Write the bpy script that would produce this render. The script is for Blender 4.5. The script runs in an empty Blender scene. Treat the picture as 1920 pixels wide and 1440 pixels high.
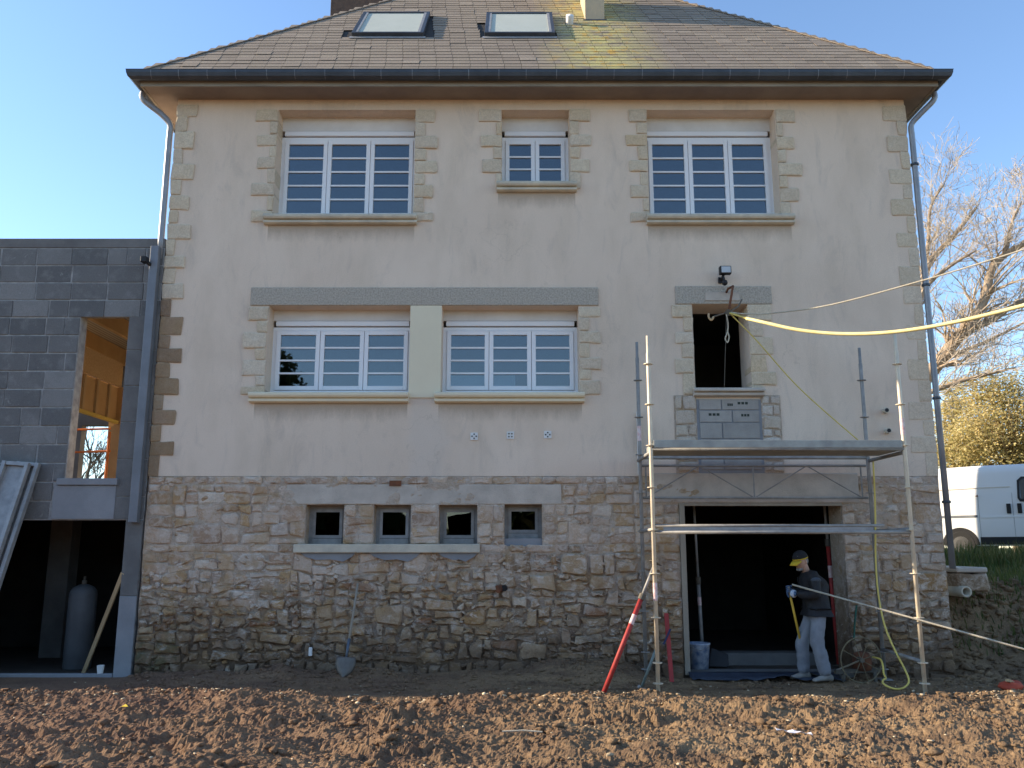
import bpy, bmesh, math, random
import numpy as np
from mathutils import Vector, Matrix
R = math.radians
random.seed(7)
rng = np.random.default_rng(11)
C = bpy.context.scene.collection
S = bpy.context.scene

# ------------------------------------------------------------------ camera, sky, sun, exposure
FPX, PITCH, CD, CH = 1609.0, R(10.8), 11.5, 1.62
cam = bpy.data.cameras.new('camera'); camo = bpy.data.objects.new('camera', cam); C.objects.link(camo)
cam.sensor_width = 36; cam.lens = 36 * FPX / 1920; cam.clip_end = 2000
camo.location = (0, -CD, CH); camo.rotation_euler = (R(90) + PITCH, 0, 0)
S.camera = camo
SUN_E, SUN_PHI = R(24), R(6.2)
W = bpy.data.worlds.new('World'); S.world = W; W.use_nodes = True
nt = W.node_tree; bg = nt.nodes['Background']
sky = nt.nodes.new('ShaderNodeTexSky'); sky.sky_type = 'NISHITA'; sky.sun_disc = False
sky.sun_elevation = SUN_E; sky.sun_rotation = R(-90) + SUN_PHI
sky.air_density = 1.0; sky.dust_density = 0.1; sky.ozone_density = 3.0; sky.altitude = 50
nt.links.new(sky.outputs[0], bg.inputs[0]); bg.inputs[1].default_value = 0.15
sl = bpy.data.lights.new('sun', 'SUN'); sl.energy = 5.0; sl.angle = R(0.5); sl.color = (1.0, 0.82, 0.60)
so = bpy.data.objects.new('sun', sl); C.objects.link(so)
sdir = Vector((math.cos(SUN_PHI) * math.cos(SUN_E), -math.sin(SUN_PHI) * math.cos(SUN_E), -math.sin(SUN_E)))
so.rotation_euler = sdir.to_track_quat('-Z', 'Y').to_euler(); so.location = (-20, 0, 20)
S.view_settings.view_transform = 'Standard'; S.view_settings.look = 'None'
S.view_settings.exposure = 1.05; S.view_settings.gamma = 1.0; S.view_settings.use_curve_mapping = False
S.cycles.use_denoising = True
S.cycles.max_bounces = 8; S.cycles.transparent_max_bounces = 12

# ------------------------------------------------------------------ helpers
def at(px, py, Y):
    """point of the place seen at a photograph pixel, at depth plane Y"""
    a = math.atan((720 - py) / FPX) + PITCH
    d = Y + CD; z = CH + d * math.tan(a)
    dep = d * math.cos(PITCH) + (z - CH) * math.sin(PITCH)
    return Vector(((px - 960) * dep / FPX, Y, z))

class MB:
    def __init__(s): s.v = []; s.f = []
    def add(s, vs, fs):
        o = len(s.v); s.v += [tuple(p) for p in vs]; s.f += [tuple(i + o for i in f) for f in fs]
        return s
    def box(s, x0, x1, y0, y1, z0, z1):
        v = [(x, y, z) for z in (z0, z1) for y in (y0, y1) for x in (x0, x1)]
        return s.add(v, [(0, 2, 3, 1), (4, 5, 7, 6), (0, 1, 5, 4), (2, 6, 7, 3), (0, 4, 6, 2), (1, 3, 7, 5)])
    def path(s, pts, rad, n=8, cap=True):
        pts = [Vector(p) for p in pts]
        if not hasattr(rad, '__len__'): rad = [rad] * len(pts)
        up = None; rings = []
        for i, p in enumerate(pts):
            t = (pts[min(i + 1, len(pts) - 1)] - pts[max(i - 1, 0)])
            t = t.normalized() if t.length > 1e-9 else Vector((0, 0, 1))
            if up is None:
                up = Vector((0, 0, 1)) if abs(t.z) < .9 else Vector((1, 0, 0))
            u = up - t * up.dot(t)
            u = u.normalized() if u.length > 1e-6 else t.orthogonal().normalized()
            w = t.cross(u); up = u
            rings.append([p + (u * math.cos(2 * math.pi * k / n) + w * math.sin(2 * math.pi * k / n)) * rad[i] for k in range(n)])
        vs = [q for r in rings for q in r]; fs = []
        for i in range(len(pts) - 1):
            for k in range(n):
                a = i * n + k; b = i * n + (k + 1) % n
                fs.append((a, b, b + n, a + n))
        if cap:
            fs.append(tuple(reversed(range(n)))); fs.append(tuple(range((len(pts) - 1) * n, len(pts) * n)))
        return s.add(vs, fs)
    def tube(s, a, b, r, r2=None, n=8): return s.path([a, b], [r, r if r2 is None else r2], n)
    def lathe(s, prof, c=(0, 0, 0), n=20):
        vs = []; fs = []
        for (r, z) in prof:
            for k in range(n):
                a = 2 * math.pi * k / n
                vs.append((c[0] + r * math.cos(a), c[1] + r * math.sin(a), c[2] + z))
        for i in range(len(prof) - 1):
            for k in range(n):
                a = i * n + k; b = i * n + (k + 1) % n
                fs.append((a, b, b + n, a + n))
        fs.append(tuple(reversed(range(n)))); fs.append(tuple(range((len(prof) - 1) * n, len(prof) * n)))
        return s.add(vs, fs)
    def prism(s, poly, axis, a, b):
        """extrude 2D poly along axis ('x': poly=(y,z); 'y': poly=(x,z); 'z': poly=(x,y))"""
        def mk(p, t):
            return (t, p[0], p[1]) if axis == 'x' else (p[0], t, p[1]) if axis == 'y' else (p[0], p[1], t)
        n = len(poly); vs = [mk(p, a) for p in poly] + [mk(p, b) for p in poly]
        fs = [tuple(range(n)), tuple(reversed(range(n, 2 * n)))]
        for k in range(n): fs.append((k, k + n, (k + 1) % n + n, (k + 1) % n))
        return s.add(vs, fs)
    def bar(s, a, b, w, h, up=(0, 0, 1)):
        """box beam from a to b, width w (sideways) and height h (along up)"""
        a = Vector(a); b = Vector(b); t = (b - a).normalized(); up = Vector(up)
        u = (up - t * up.dot(t)).normalized(); r = t.cross(u)
        vs = []
        for p in (a, b):
            for (i, j) in ((-1, -1), (1, -1), (1, 1), (-1, 1)):
                vs.append(p + r * (i * w / 2) + u * (j * h / 2))
        return s.add(vs, [(0, 1, 2, 3), (7, 6, 5, 4), (0, 4, 5, 1), (1, 5, 6, 2), (2, 6, 7, 3), (3, 7, 4, 0)])
    def mesh(s, name, smooth=False):
        me = bpy.data.meshes.new(name); me.from_pydata(s.v, [], s.f)
        bm = bmesh.new(); bm.from_mesh(me); bmesh.ops.recalc_face_normals(bm, faces=bm.faces); bm.to_mesh(me); bm.free()
        if smooth: me.polygons.foreach_set('use_smooth', [True] * len(me.polygons))
        me.update(); return me
    def build(s, name, mat, parent=None, smooth=False, bevel=0, org=None):
        if org is not None:
            s.v = [(x - org[0], y - org[1], z - org[2]) for (x, y, z) in s.v]
        o = bpy.data.objects.new(name, s.mesh(name, smooth)); C.objects.link(o)
        o.data.materials.append(mat)
        if org is not None: o.location = org
        if parent is not None: attach(o, parent)
        if bevel:
            m = o.modifiers.new('bevel', 'BEVEL'); m.width = bevel; m.segments = 2; m.limit_method = 'ANGLE'
        return o

def worldloc(o):
    p = Vector(o.location); q = o.parent
    while q is not None: p = p + Vector(q.location); q = q.parent
    return p
def attach(o, parent):           # parents carry translation only
    w = Vector(o.location); o.parent = parent; o.location = w - worldloc(parent)
def tag(o, label=None, cat=None, group=None, kind=None):
    if label: o['label'] = label
    if cat: o['category'] = cat
    if group: o['group'] = group
    if kind: o['kind'] = kind
    return o
def thing(name, loc, label, cat, group=None):
    o = bpy.data.objects.new(name, None); C.objects.link(o); o.location = loc
    o.empty_display_size = .2
    return tag(o, label, cat, group)
def sm(a, b, x):
    t = np.clip((x - a) / (b - a), 0, 1); return t * t * (3 - 2 * t)
_perm = rng.random((256, 256))
def vnoise(x, y):
    xi = np.floor(x).astype(int); yi = np.floor(y).astype(int); fx = x - xi; fy = y - yi
    fx = fx * fx * (3 - 2 * fx); fy = fy * fy * (3 - 2 * fy)
    g = lambda i, j: _perm[(xi + i) % 256, (yi + j) % 256]
    return (g(0, 0) * (1 - fx) + g(1, 0) * fx) * (1 - fy) + (g(0, 1) * (1 - fx) + g(1, 1) * fx) * fy
def fbm(x, y, o=5, g=.5):
    s = 0; a = 1; t = 0
    for k in range(o):
        s = s + a * vnoise(x * 2 ** k + 17.3 * k, y * 2 ** k + 9.1 * k); t += a; a *= g
    return s / t

# ------------------------------------------------------------------ materials
class NT:
    def __init__(s, name):
        s.m = bpy.data.materials.new(name); s.m.use_nodes = True; s.t = s.m.node_tree
        s.b = s.t.nodes['Principled BSDF']; s.out = s.t.nodes['Material Output']
    def n(s, typ, **kw):
        k = s.t.nodes.new('ShaderNode' + typ)
        for a, b in kw.items(): setattr(k, a, b)
        return k
    def l(s, a, b): s.t.links.new(a, b)
    def pos(s):
        return s.n('NewGeometry').outputs['Position']
    def val(s, x):
        v = s.n('Value'); v.outputs[0].default_value = x; return v.outputs[0]
    def math(s, op, a, b=None, c=None):
        k = s.n('Math', operation=op)
        for i, q in enumerate((a, b, c)):
            if q is None: continue
            if isinstance(q, (int, float)): k.inputs[i].default_value = q
            else: s.l(q, k.inputs[i])
        return k.outputs[0]
    def noise(s, scale, detail=5, rough=.55, vec=None, stretch=None, dist=0):
        k = s.n('TexNoise'); k.inputs['Scale'].default_value = scale; k.inputs['Detail'].default_value = detail
        k.inputs['Roughness'].default_value = rough; k.inputs['Distortion'].default_value = dist
        v = vec if vec is not None else s.pos()
        if stretch:
            mp = s.n('Mapping'); mp.inputs['Scale'].default_value = stretch; s.l(v, mp.inputs[0]); v = mp.outputs[0]
        s.l(v, k.inputs['Vector']); return k.outputs['Fac']
    def ramp(s, fac, stops, interp='LINEAR'):
        k = s.n('ValToRGB'); cr = k.color_ramp; cr.interpolation = interp
        while len(cr.elements) < len(stops): cr.elements.new(.5)
        for e, (p, c) in zip(cr.elements, stops):
            e.position = p; e.color = (c, c, c, 1) if isinstance(c, (int, float)) else (*c, 1)
        s.l(fac, k.inputs[0]); return k.outputs[0]
    def mix(s, fac, a, b, mode='MIX'):
        k = s.n('MixRGB', blend_type=mode)
        for i, q in ((0, fac), (1, a), (2, b)):
            if isinstance(q, (int, float)): k.inputs[i].default_value = q if i == 0 else (q, q, q, 1)
            elif isinstance(q, tuple): k.inputs[i].default_value = (*q, 1)
            else: s.l(q, k.inputs[i])
        return k.outputs[0]
    def rnd(s):
        a = s.n('ObjectInfo').outputs['Random']; b = s.n('NewGeometry').outputs['Random Per Island']
        return s.math('FRACT', s.math('ADD', a, b))
    def bump(s, h, strength, dist=.02):
        k = s.n('Bump'); k.inputs['Strength'].default_value = strength; k.inputs['Distance'].default_value = dist
        s.l(h, k.inputs['Height']); s.l(k.outputs[0], s.b.inputs['Normal']); return k
    def fin(s, col, rough=.85, metal=0, spec=.3):
        if isinstance(col, tuple): s.b.inputs['Base Color'].default_value = (*col, 1)
        else: s.l(col, s.b.inputs['Base Color'])
        if isinstance(rough, (int, float)): s.b.inputs['Roughness'].default_value = rough
        else: s.l(rough, s.b.inputs['Roughness'])
        s.b.inputs['Metallic'].default_value = metal; s.b.inputs['Specular IOR Level'].default_value = spec
        return s.m

def mat(name, c1, c2=None, scale=4, rough=.8, bump=0, bscale=60, rnd=0, metal=0, spec=.3, stretch=None):
    t = NT(name)
    if c2 is None: c2 = tuple(x * .8 for x in c1)
    col = t.mix(t.ramp(t.noise(scale, 6, .6, stretch=stretch), [(.35, 0), (.65, 1)]), c1, c2)
    if rnd:
        col = t.mix(1, col, t.ramp(t.rnd(), [(0, 1 - rnd), (1, 1 + rnd)]), 'MULTIPLY')
    if bump: t.bump(t.noise(bscale, 5, .6), bump, .02)
    return t.fin(col, rough, metal, spec)

def m_plaster():
    t = NT('plaster'); p = t.pos()
    col = t.mix(t.ramp(t.noise(.55, 5, .6, dist=.6), [(.36, 0), (.66, 1)]), (.76, .625, .495), (.685, .555, .435))
    col = t.mix(t.ramp(t.noise(1.7, 6, .65, stretch=(1, 1, .35)), [(.46, 0), (.72, .5)]), col, (.56, .455, .34))
    # faint rain runs under sills and eaves edge: streaks with their own ragged shape
    st = t.ramp(t.noise(2.4, 5, .7, stretch=(1.6, 1, .5), dist=.8), [(.54, 0), (.74, .36)])
    col = t.mix(st, col, (.40, .345, .295))
    # fresh repair render, greyer, patchy
    sx = t.n('SeparateXYZ'); t.l(p, sx.inputs[0])
    d = t.math('ADD', t.math('ABSOLUTE', t.math('SUBTRACT', sx.outputs[0], -1.15)), t.math('MULTIPLY', t.noise(2.5, 4), .5))
    zz = t.math('LESS_THAN', sx.outputs[2], 3.66)
    col = t.mix(t.math('MULTIPLY', zz, t.ramp(d, [(.42, .55), (.56, 0)])), col, (.66, .565, .47))
    for (xa, xb, zt) in ((-3.45, -1.38, 6.09), (-.2, .9, 6.58), (1.92, 3.95, 6.09), (-3.5, -1.42, 3.54), (-1.0, .95, 3.54)):   # dirt washed off the sills
        dz_ = t.math('SUBTRACT', zt, sx.outputs[2])
        hz = t.math('ADD', dz_, t.math('MULTIPLY', t.math('SUBTRACT', t.noise(4.5, 5, .7, stretch=(1.6, 1, .5)), .5), .30))
        mx_ = t.math('MULTIPLY', t.math('GREATER_THAN', sx.outputs[0], xa), t.math('LESS_THAN', sx.outputs[0], xb))
        mx_ = t.math('MULTIPLY', mx_, t.math('GREATER_THAN', dz_, -.2))
        col = t.mix(t.math('MULTIPLY', mx_, t.ramp(hz, [(.06, .75), (.24, 0)])), col, (.40, .325, .25))
    speck = t.ramp(t.noise(90, 3, .7), [(.3, .86), (.7, 1.08)])
    col = t.mix(1, col, speck, 'MULTIPLY')
    vo = t.n('TexVoronoi', feature='DISTANCE_TO_EDGE'); vo.inputs['Scale'].default_value = .55      # a few hairline cracks
    mpv = t.n('Mapping'); mpv.inputs['Scale'].default_value = (1, 1, .7); t.l(p, mpv.inputs[0])
    wv = t.n('VectorMath', operation='ADD'); nz = t.n('TexNoise'); nz.inputs['Scale'].default_value = 2.2; nz.inputs['Detail'].default_value = 6
    t.l(p, nz.inputs['Vector']); t.l(mpv.outputs[0], wv.inputs[0]); t.l(nz.outputs['Color'], wv.inputs[1]); t.l(wv.outputs[0], vo.inputs['Vector'])
    ck_ = t.math('MULTIPLY', t.ramp(vo.outputs['Distance'], [(.0015, .3), (.004, 0)]), t.ramp(t.noise(.6, 2), [(.5, 0), (.6, 1)]))
    col = t.mix(ck_, col, (.36, .29, .22))
    h = t.math('ADD', t.math('MULTIPLY', t.noise(140, 4, .7), .6), t.math('MULTIPLY', t.noise(9, 3), .5))
    t.bump(h, .45, .012)
    return t.fin(col, .92, 0, .15)

def smear(t, base, k=1.0):
    # lime and old render residue running over stones and joints alike, soil and dark flecks painted as crevice shade lower down
    sx = t.n('SeparateXYZ'); t.l(t.pos(), sx.inputs[0])
    hz = t.math('ADD', sx.outputs[2], t.math('MULTIPLY', t.math('SUBTRACT', t.noise(1.1, 4, .6), .5), 2.2))
    up = t.ramp(hz, [(.55, 0), (1.0, 1)])
    rt = t.math('MULTIPLY', t.math('GREATER_THAN', sx.outputs[0], 4.38), t.ramp(sx.outputs[2], [(.5, 0), (.9, .8)]))
    up = t.math('MAXIMUM', t.math('MULTIPLY', up, .78), rt)
    mk = t.ramp(t.noise(5.5, 7, .72, dist=.7), [(.47, 0), (.56, .9)])
    base = t.mix(t.math('MULTIPLY', mk, up), base, t.mix(t.noise(3, 4), (.54, .43, .335), (.64, .535, .44)))
    wk = t.ramp(t.noise(8, 7, .78, stretch=(.7, 1, 1.6), dist=.5), [(.545, 0), (.60, .9)])
    base = t.mix(t.math('MULTIPLY', wk, t.ramp(t.noise(.8, 3), [(.38, .25), (.6, 1)])), base, (.70, .62, .53))
    lo = t.ramp(hz, [(.35, 1), (.85, .15)])
    ck = t.ramp(t.noise(7, 7, .75, stretch=(.6, 1, 1.8), dist=.8), [(.54, 0), (.61, .7)])
    base = t.mix(t.math('MULTIPLY', ck, lo), base, (.16, .115, .08))
    oc = t.ramp(t.noise(2.3, 4, .6, dist=.5), [(.53, 0), (.62, .55)])
    base = t.mix(oc, base, (.42, .27, .13))
    return base
def m_stone(name, stops, dirt=True, bump=.7, white=.25, blot=.35):
    t = NT(name)
    base = t.ramp(t.rnd(), stops)
    base = t.mix(t.ramp(t.noise(13, 6, .65), [(.3, 0), (.7, .55)]), base, t.mix(1, base, (.74, .69, .64), 'MULTIPLY'))
    base = t.mix(t.ramp(t.noise(6, 5, .7, dist=.4), [(.52, 0), (.66, white)]), base, (.60, .55, .50))   # old lime smears
    base = t.mix(t.ramp(t.noise(2.2, 5, .6), [(.5, 0), (.75, blot)]), base, (.36, .25, .19))
    base = t.mix(1, base, t.ramp(t.noise(55, 4, .7), [(.3, .78), (.7, 1.12)]), 'MULTIPLY')
    if dirt:
        base = smear(t, base)
        sx = t.n('SeparateXYZ'); t.l(t.pos(), sx.inputs[0])
        z = t.math('ADD', sx.outputs[2], t.math('MULTIPLY', t.math('SUBTRACT', t.noise(2.6, 5, .65), .5), 1.5))
        base = t.mix(t.ramp(z, [(.0, .9), (.26, .6), (.6, 0)]), base, (.15, .10, .066))   # soil clinging from the dig
        g = t.math('MULTIPLY', t.ramp(z, [(.2, 1), (1.0, .0)]), t.math('LESS_THAN', sx.outputs[0], -4.3))
        base = t.mix(t.math('MULTIPLY', g, t.ramp(t.noise(9, 4), [(.45, 0), (.6, .6)])), base, (.075, .085, .04))
    h = t.math('ADD', t.noise(24, 6, .7), t.math('MULTIPLY', t.noise(110, 3, .7), .35))
    t.bump(h, bump, .03)
    return t.fin(base, .95, 0, .1)

def m_slate():
    t = NT('slate')
    base = t.ramp(t.rnd(), [(0, (.215, .175, .135)), (.4, (.26, .215, .165)), (.75, (.235, .19, .15)), (1, (.30, .25, .195))])
    base = t.mix(t.ramp(t.noise(1.1, 5, .6), [(.4, 0), (.7, .5)]), base, (.29, .24, .18))
    p = t.pos(); sx = t.n('SeparateXYZ'); t.l(p, sx.inputs[0])
    # lichen below the chimney: a patch of its own
    dx = t.math('ABSOLUTE', t.math('SUBTRACT', sx.outputs[0], 1.35))
    msk = t.math('MULTIPLY', t.ramp(dx, [(.15, 1), (1.35, 0)]), t.ramp(t.noise(3.5, 6, .75, dist=.5), [(.36, 0), (.54, .95)]))
    base = t.mix(msk, base, (.46, .41, .17))
    msk2 = t.math('MULTIPLY', t.ramp(dx, [(.1, 1), (1.1, 0)]), t.ramp(t.noise(5.5, 5, .7), [(.54, 0), (.62, .95)]))
    base = t.mix(msk2, base, (.50, .31, .07))
    base = t.mix(t.ramp(t.noise(22, 5, .8), [(.66, 0), (.74, .6)]), base, (.42, .40, .34))
    base = t.mix(t.ramp(t.noise(4, 5, .7), [(.55, 0), (.75, .4)]), base, (.15, .12, .095))
    t.bump(t.noise(40, 4, .7), .4, .01)
    return t.fin(base, .8, 0, .25)

def m_soil():
    t = NT('soil'); p = t.pos()
    c = t.mix(t.ramp(t.noise(.7, 6, .65), [(.35, 0), (.65, 1)]), (.245, .16, .092), (.35, .24, .138))
    c = t.mix(t.ramp(t.noise(1.5, 6, .7, stretch=(.55, 1.9, 1)), [(.45, 0), (.62, .75)]), c, (.14, .092, .063))
    sx = t.n('SeparateXYZ'); t.l(p, sx.inputs[0])
    x = t.math('ADD', sx.outputs[0], t.math('MULTIPLY', t.noise(.9, 4), 4))
    c = t.mix(t.ramp(t.math('MULTIPLY_ADD', x, .08, .5), [(.3, .55), (.75, 0)]), c, (.225, .125, .09))   # redder subsoil on the left
    c = t.mix(t.ramp(t.noise(34, 5, .7), [(.62, 0), (.72, .6)]), c, (.46, .36, .24))
    c = t.mix(1, c, t.ramp(t.noise(60, 4, .7), [(.3, .7), (.7, 1.2)]), 'MULTIPLY')
    far = t.math('GREATER_THAN', sx.outputs[1], 3.0)
    c = t.mix(far, c, t.mix(t.noise(3, 5), (.05, .075, .02), (.12, .11, .04)))
    t.bump(t.math('ADD', t.noise(30, 6, .75), t.math('MULTIPLY', t.noise(120, 3), .4)), .8, .03)
    return t.fin(c, .95, 0, .12)

def m_glass(name, base=.13, tint=(.62, .72, .78)):
    t = NT(name); t.t.nodes.remove(t.b)
    tr = t.n('BsdfTransparent'); tr.inputs[0].default_value = (*tint, 1)
    gl = t.n('BsdfGlossy'); gl.inputs['Roughness'].default_value = .015
    bp = t.n('Bump'); bp.inputs['Strength'].default_value = .05; bp.inputs['Distance'].default_value = .02
    t.l(t.noise(2.2, 1), bp.inputs['Height']); t.l(bp.outputs[0], gl.inputs['Normal'])
    fr = t.n('Fresnel'); fr.inputs[0].default_value = 1.5
    fac = t.math('MINIMUM', t.math('ADD', fr.outputs[0], base), 1.0)
    mx = t.n('MixShader'); t.l(fac, mx.inputs[0]); t.l(tr.outputs[0], mx.inputs[1]); t.l(gl.outputs[0], mx.inputs[2])
    t.l(mx.outputs[0], t.out.inputs[0]); return t.m

def m_block():
    t = NT('concrete_block')
    c = t.ramp(t.rnd(), [(0, (.15, .15, .148)), (.5, (.205, .202, .196)), (.8, (.17, .169, .166)), (1, (.27, .265, .255))])
    c = t.mix(t.ramp(t.noise(5, 5, .6), [(.52, 0), (.66, .5)]), c, (.28, .278, .27))
    c = t.mix(t.ramp(t.noise(2.1, 5, .7, dist=.6), [(.52, 0), (.7, .4)]), c, (.11, .112, .115))
    c = t.mix(t.ramp(t.noise(11, 5, .75, dist=.8), [(.63, 0), (.68, .6)]), c, (.36, .355, .34))
    c = t.mix(1, c, t.ramp(t.noise(90, 4, .8), [(.3, .72), (.7, 1.15)]), 'MULTIPLY')
    t.bump(t.noise(130, 4, .8), .6, .015); return t.fin(c, .95, 0, .1)

def m_corrug():
    t = NT('corrugated_sheet')
    w = t.n('TexWave'); w.inputs['Scale'].default_value = 4; t.l(t.pos(), w.inputs[0])
    c = t.mix(w.outputs[1], (.25, .22, .18), (.5, .45, .38)); return t.fin(c, .6, .2, .3)  # flat sheet: lit ridges and shaded furrows painted as colour bands

PLASTER = m_plaster()
CREAM = [(0, (.64, .53, .38)), (.3, (.70, .60, .45)), (.6, (.63, .53, .40)), (.85, (.70, .61, .48)), (1, (.66, .52, .34))]
OCHRE = [(0, (0.338, 0.237, 0.144)), (.4, (0.425, 0.306, 0.188)), (.7, (0.288, 0.206, 0.138)), (1, (0.500, 0.388, 0.250))]
RUB_HI = [(0, (0.516, 0.364, 0.242)), (.18, (0.673, 0.520, 0.387)), (.34, (0.426, 0.291, 0.199)), (.52, (0.739, 0.613, 0.494)), (.68, (0.561, 0.374, 0.194)), (.82, (0.382, 0.276, 0.209)), (1, (0.780, 0.686, 0.571))]
RUB_LO = [(0, (0.397, 0.268, 0.157)), (.2, (0.518, 0.368, 0.226)), (.4, (0.287, 0.199, 0.126)), (.55, (0.595, 0.458, 0.313)), (.7, (0.441, 0.268, 0.122)), (.85, (0.341, 0.259, 0.183)), (.94, (0.297, 0.149, 0.075)), (1, (0.705, 0.578, 0.435))]
ST_CREAM = m_stone('cream_limestone', CREAM, False, .35, .1, .16)
ST_PALE = m_stone('rendered_limestone', [(0, (.68, .565, .42)), (.5, (.72, .61, .47)), (1, (.66, .55, .42))], False, .3, .1, .2)
ST_OCHRE = m_stone('ochre_limestone', OCHRE, False, .6, .1)
ST_HI = m_stone('pale_rubble', RUB_HI, True, .8, .45)
ST_LO = m_stone('brown_rubble', RUB_LO, True, .9, .4)
ST_PATCH = m_stone('fresh_rubble', [(0, (.62, .54, .43)), (.5, (.55, .46, .37)), (1, (.66, .60, .52))], False, .6, .3)
def m_mortar():
    t = NT('lime_mortar'); sx = t.n('SeparateXYZ'); t.l(t.pos(), sx.inputs[0])
    z = t.math('ADD', sx.outputs[2], t.math('MULTIPLY', t.math('SUBTRACT', t.noise(1.6, 5, .65), .5), 1.6))
    c = t.mix(t.ramp(t.math('MULTIPLY', z, .4), [(.30, 0), (.62, 1)]), (.33, .24, .165), (.54, .43, .325))
    c = t.mix(t.ramp(z, [(.0, .7), (.4, 0)]), c, (.12, .08, .055))
    c = t.mix(t.ramp(t.noise(7, 6, .7), [(.5, 0), (.7, .5)]), c, (.56, .49, .44))
    c = t.mix(1, c, t.ramp(t.noise(60, 4, .7), [(.3, .75), (.7, 1.15)]), 'MULTIPLY')
    c = smear(t, c)
    c = t.mix(t.ramp(z, [(.0, .9), (.26, .6), (.6, 0)]), c, (.13, .088, .058))
    t.bump(t.noise(28, 6, .75), 1.0, .04); return t.fin(c, .97, 0, .08)
MORTAR = m_mortar()
SLATE = m_slate(); SOIL = m_soil(); BLOCK = m_block()
SLATE_BASE = mat('roof_underlay', (.05, .045, .04))
ZINC = mat('dark_zinc', (.075, .085, .10), (.05, .058, .07), 3, .45, .1, 30, metal=.5, spec=.4)
ZINC_LT = mat('zinc_pipe', (.30, .31, .33), (.22, .23, .25), 3, .45, .05, 30, metal=.4)
SEAM = mat('zinc_seam', (.22, .24, .26), (.15, .16, .18), 5, .5, metal=.4)
FASCIA = mat('fascia_concrete', (.34, .30, .24), (.22, .20, .165), 2.5, .9, .4, 50, stretch=(.5, 1, 3))
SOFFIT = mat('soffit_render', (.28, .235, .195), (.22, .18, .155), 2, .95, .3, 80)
PVC = mat('white_pvc', (.80, .80, .80), (.76, .76, .77), 2, .35, spec=.45)
SHUTTER = mat('shutter_box_white', (.70, .69, .67), (.62, .60, .57), 3, .5)
RUBBER = mat('black_seal', (.03, .03, .032), None, 5, .7)
GLASS = m_glass('window_glass', .085)
GLASS2 = m_glass('cellar_glass', .05, (.35, .38, .4))
GLASS_SKY = m_glass('skylight_glass', .06, (.82, .88, .88))
SILL = mat('cream_sill_paint', (.74, .65, .46), (.68, .59, .43), 3, .7, .15, 60)
SILL_OLD = mat('weathered_sill', (.60, .54, .42), (.45, .41, .33), 4, .85, .4, 50)
LINTEL = mat('washed_aggregate', (.56, .50, .41), (.36, .32, .265), 45, .95, 1.0, 70)
CREAMPAINT = mat('cream_paint', (.74, .66, .48), (.70, .62, .45), 1.5, .8, .1, 90)
CONC = mat('concrete', (.56, .49, .41), (.42, .365, .305), 3, .92, .5, 60)
CONC_DK = mat('dark_concrete', (.185, .18, .172), (.13, .127, .122), 2.5, .92, .4, 60)
CONC_LT = mat('fresh_cement', (.27, .275, .285), (.22, .225, .235), 2.5, .9, .3, 60)
BMORTAR = mat('block_mortar', (.42, .415, .40), (.24, .238, .232), 9, .95, .7, 60)
GALV = mat('sunlit_galvanised_steel', (.72, .62, .46), (.58, .50, .38), 6, .5, .1, 50, metal=.1)  # warm pale tone puts sunlight into the front scaffold tubes
GALV_OLD = mat('weathered_steel', (.33, .32, .30), (.23, .225, .215), 8, .6, .15, 50, metal=.25)
ALU = mat('dull_aluminium', (.36, .355, .345), (.26, .258, .255), 7, .5, .1, 40, metal=.3)
DECK = mat('scaffold_deck', (.40, .40, .36), (.29, .29, .265), 5, .65, .2, 40, metal=.2)
RED = mat('red_paint', (.42, .045, .04), (.30, .04, .035), 12, .6, rnd=0)
REDWHITE = mat('sticker_white', (.7, .62, .6), (.6, .35, .33), 20, .6)
WOOD = mat('pale_timber', (.52, .38, .22), (.44, .31, .17), 3, .75, .3, 40, stretch=(1, 1, .15))
WOOD_OR = mat('orange_timber', (.55, .37, .19), (.46, .30, .145), 2, .75, .2, 40)
OSB = mat('board_panel', (.60, .43, .25), (.50, .35, .19), 30, .8, .2, 60)
WOOD_GREY = mat('grey_timber', (.36, .31, .24), (.27, .23, .18), 4, .85, .4, 40, stretch=(1, 1, .2))
YELLOW = mat('yellow_hose', (.82, .72, .36), (.76, .64, .28), 8, .45, spec=.4)
YROPE = mat('yellow_rope', (.70, .55, .15), (.58, .44, .12), 60, .8, .6, 160)
ROPE = mat('pale_rope', (.58, .53, .42), (.46, .41, .31), 60, .9, .6, 160)
BLACKP = mat('black_plastic', (.02, .02, .022), None, 4, .5)
BLUEP = mat('blue_bucket_print', (.55, .60, .66), (.10, .16, .30), 9, .5)
MEMB = mat('black_membrane', (.045, .055, .075), (.03, .035, .05), 6, .5, .3, 20)
RUST = mat('rusty_iron', (.20, .075, .035), (.11, .05, .03), 12, .85, .5, 60)
IRON = mat('old_iron', (.14, .12, .09), (.09, .08, .065), 12, .7, .3, 60)
WHITEP = mat('white_plastic', (.74, .73, .70), (.66, .65, .62), 5, .5)
ORANGE = mat('orange_paint', (.75, .22, .05), (.62, .17, .04), 6, .5)
GREENP = mat('green_strap', (.04, .12, .08), None, 8, .7)
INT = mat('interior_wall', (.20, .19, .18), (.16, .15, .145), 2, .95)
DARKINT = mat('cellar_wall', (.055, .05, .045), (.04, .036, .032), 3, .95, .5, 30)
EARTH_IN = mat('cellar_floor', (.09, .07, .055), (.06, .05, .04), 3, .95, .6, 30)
VAN = mat('white_van_paint', (.80, .80, .79), (.77, .77, .76), 1, .28, spec=.5)
TYRE = mat('tyre_rubber', (.03, .03, .03), None, 5, .85)
STEELRIM = mat('wheel_steel', (.10, .10, .10), None, 5, .5, metal=.5)
BARK = mat('oak_bark', (.42, .32, .22), (.28, .21, .145), 4, .9, .6, 30)
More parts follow.
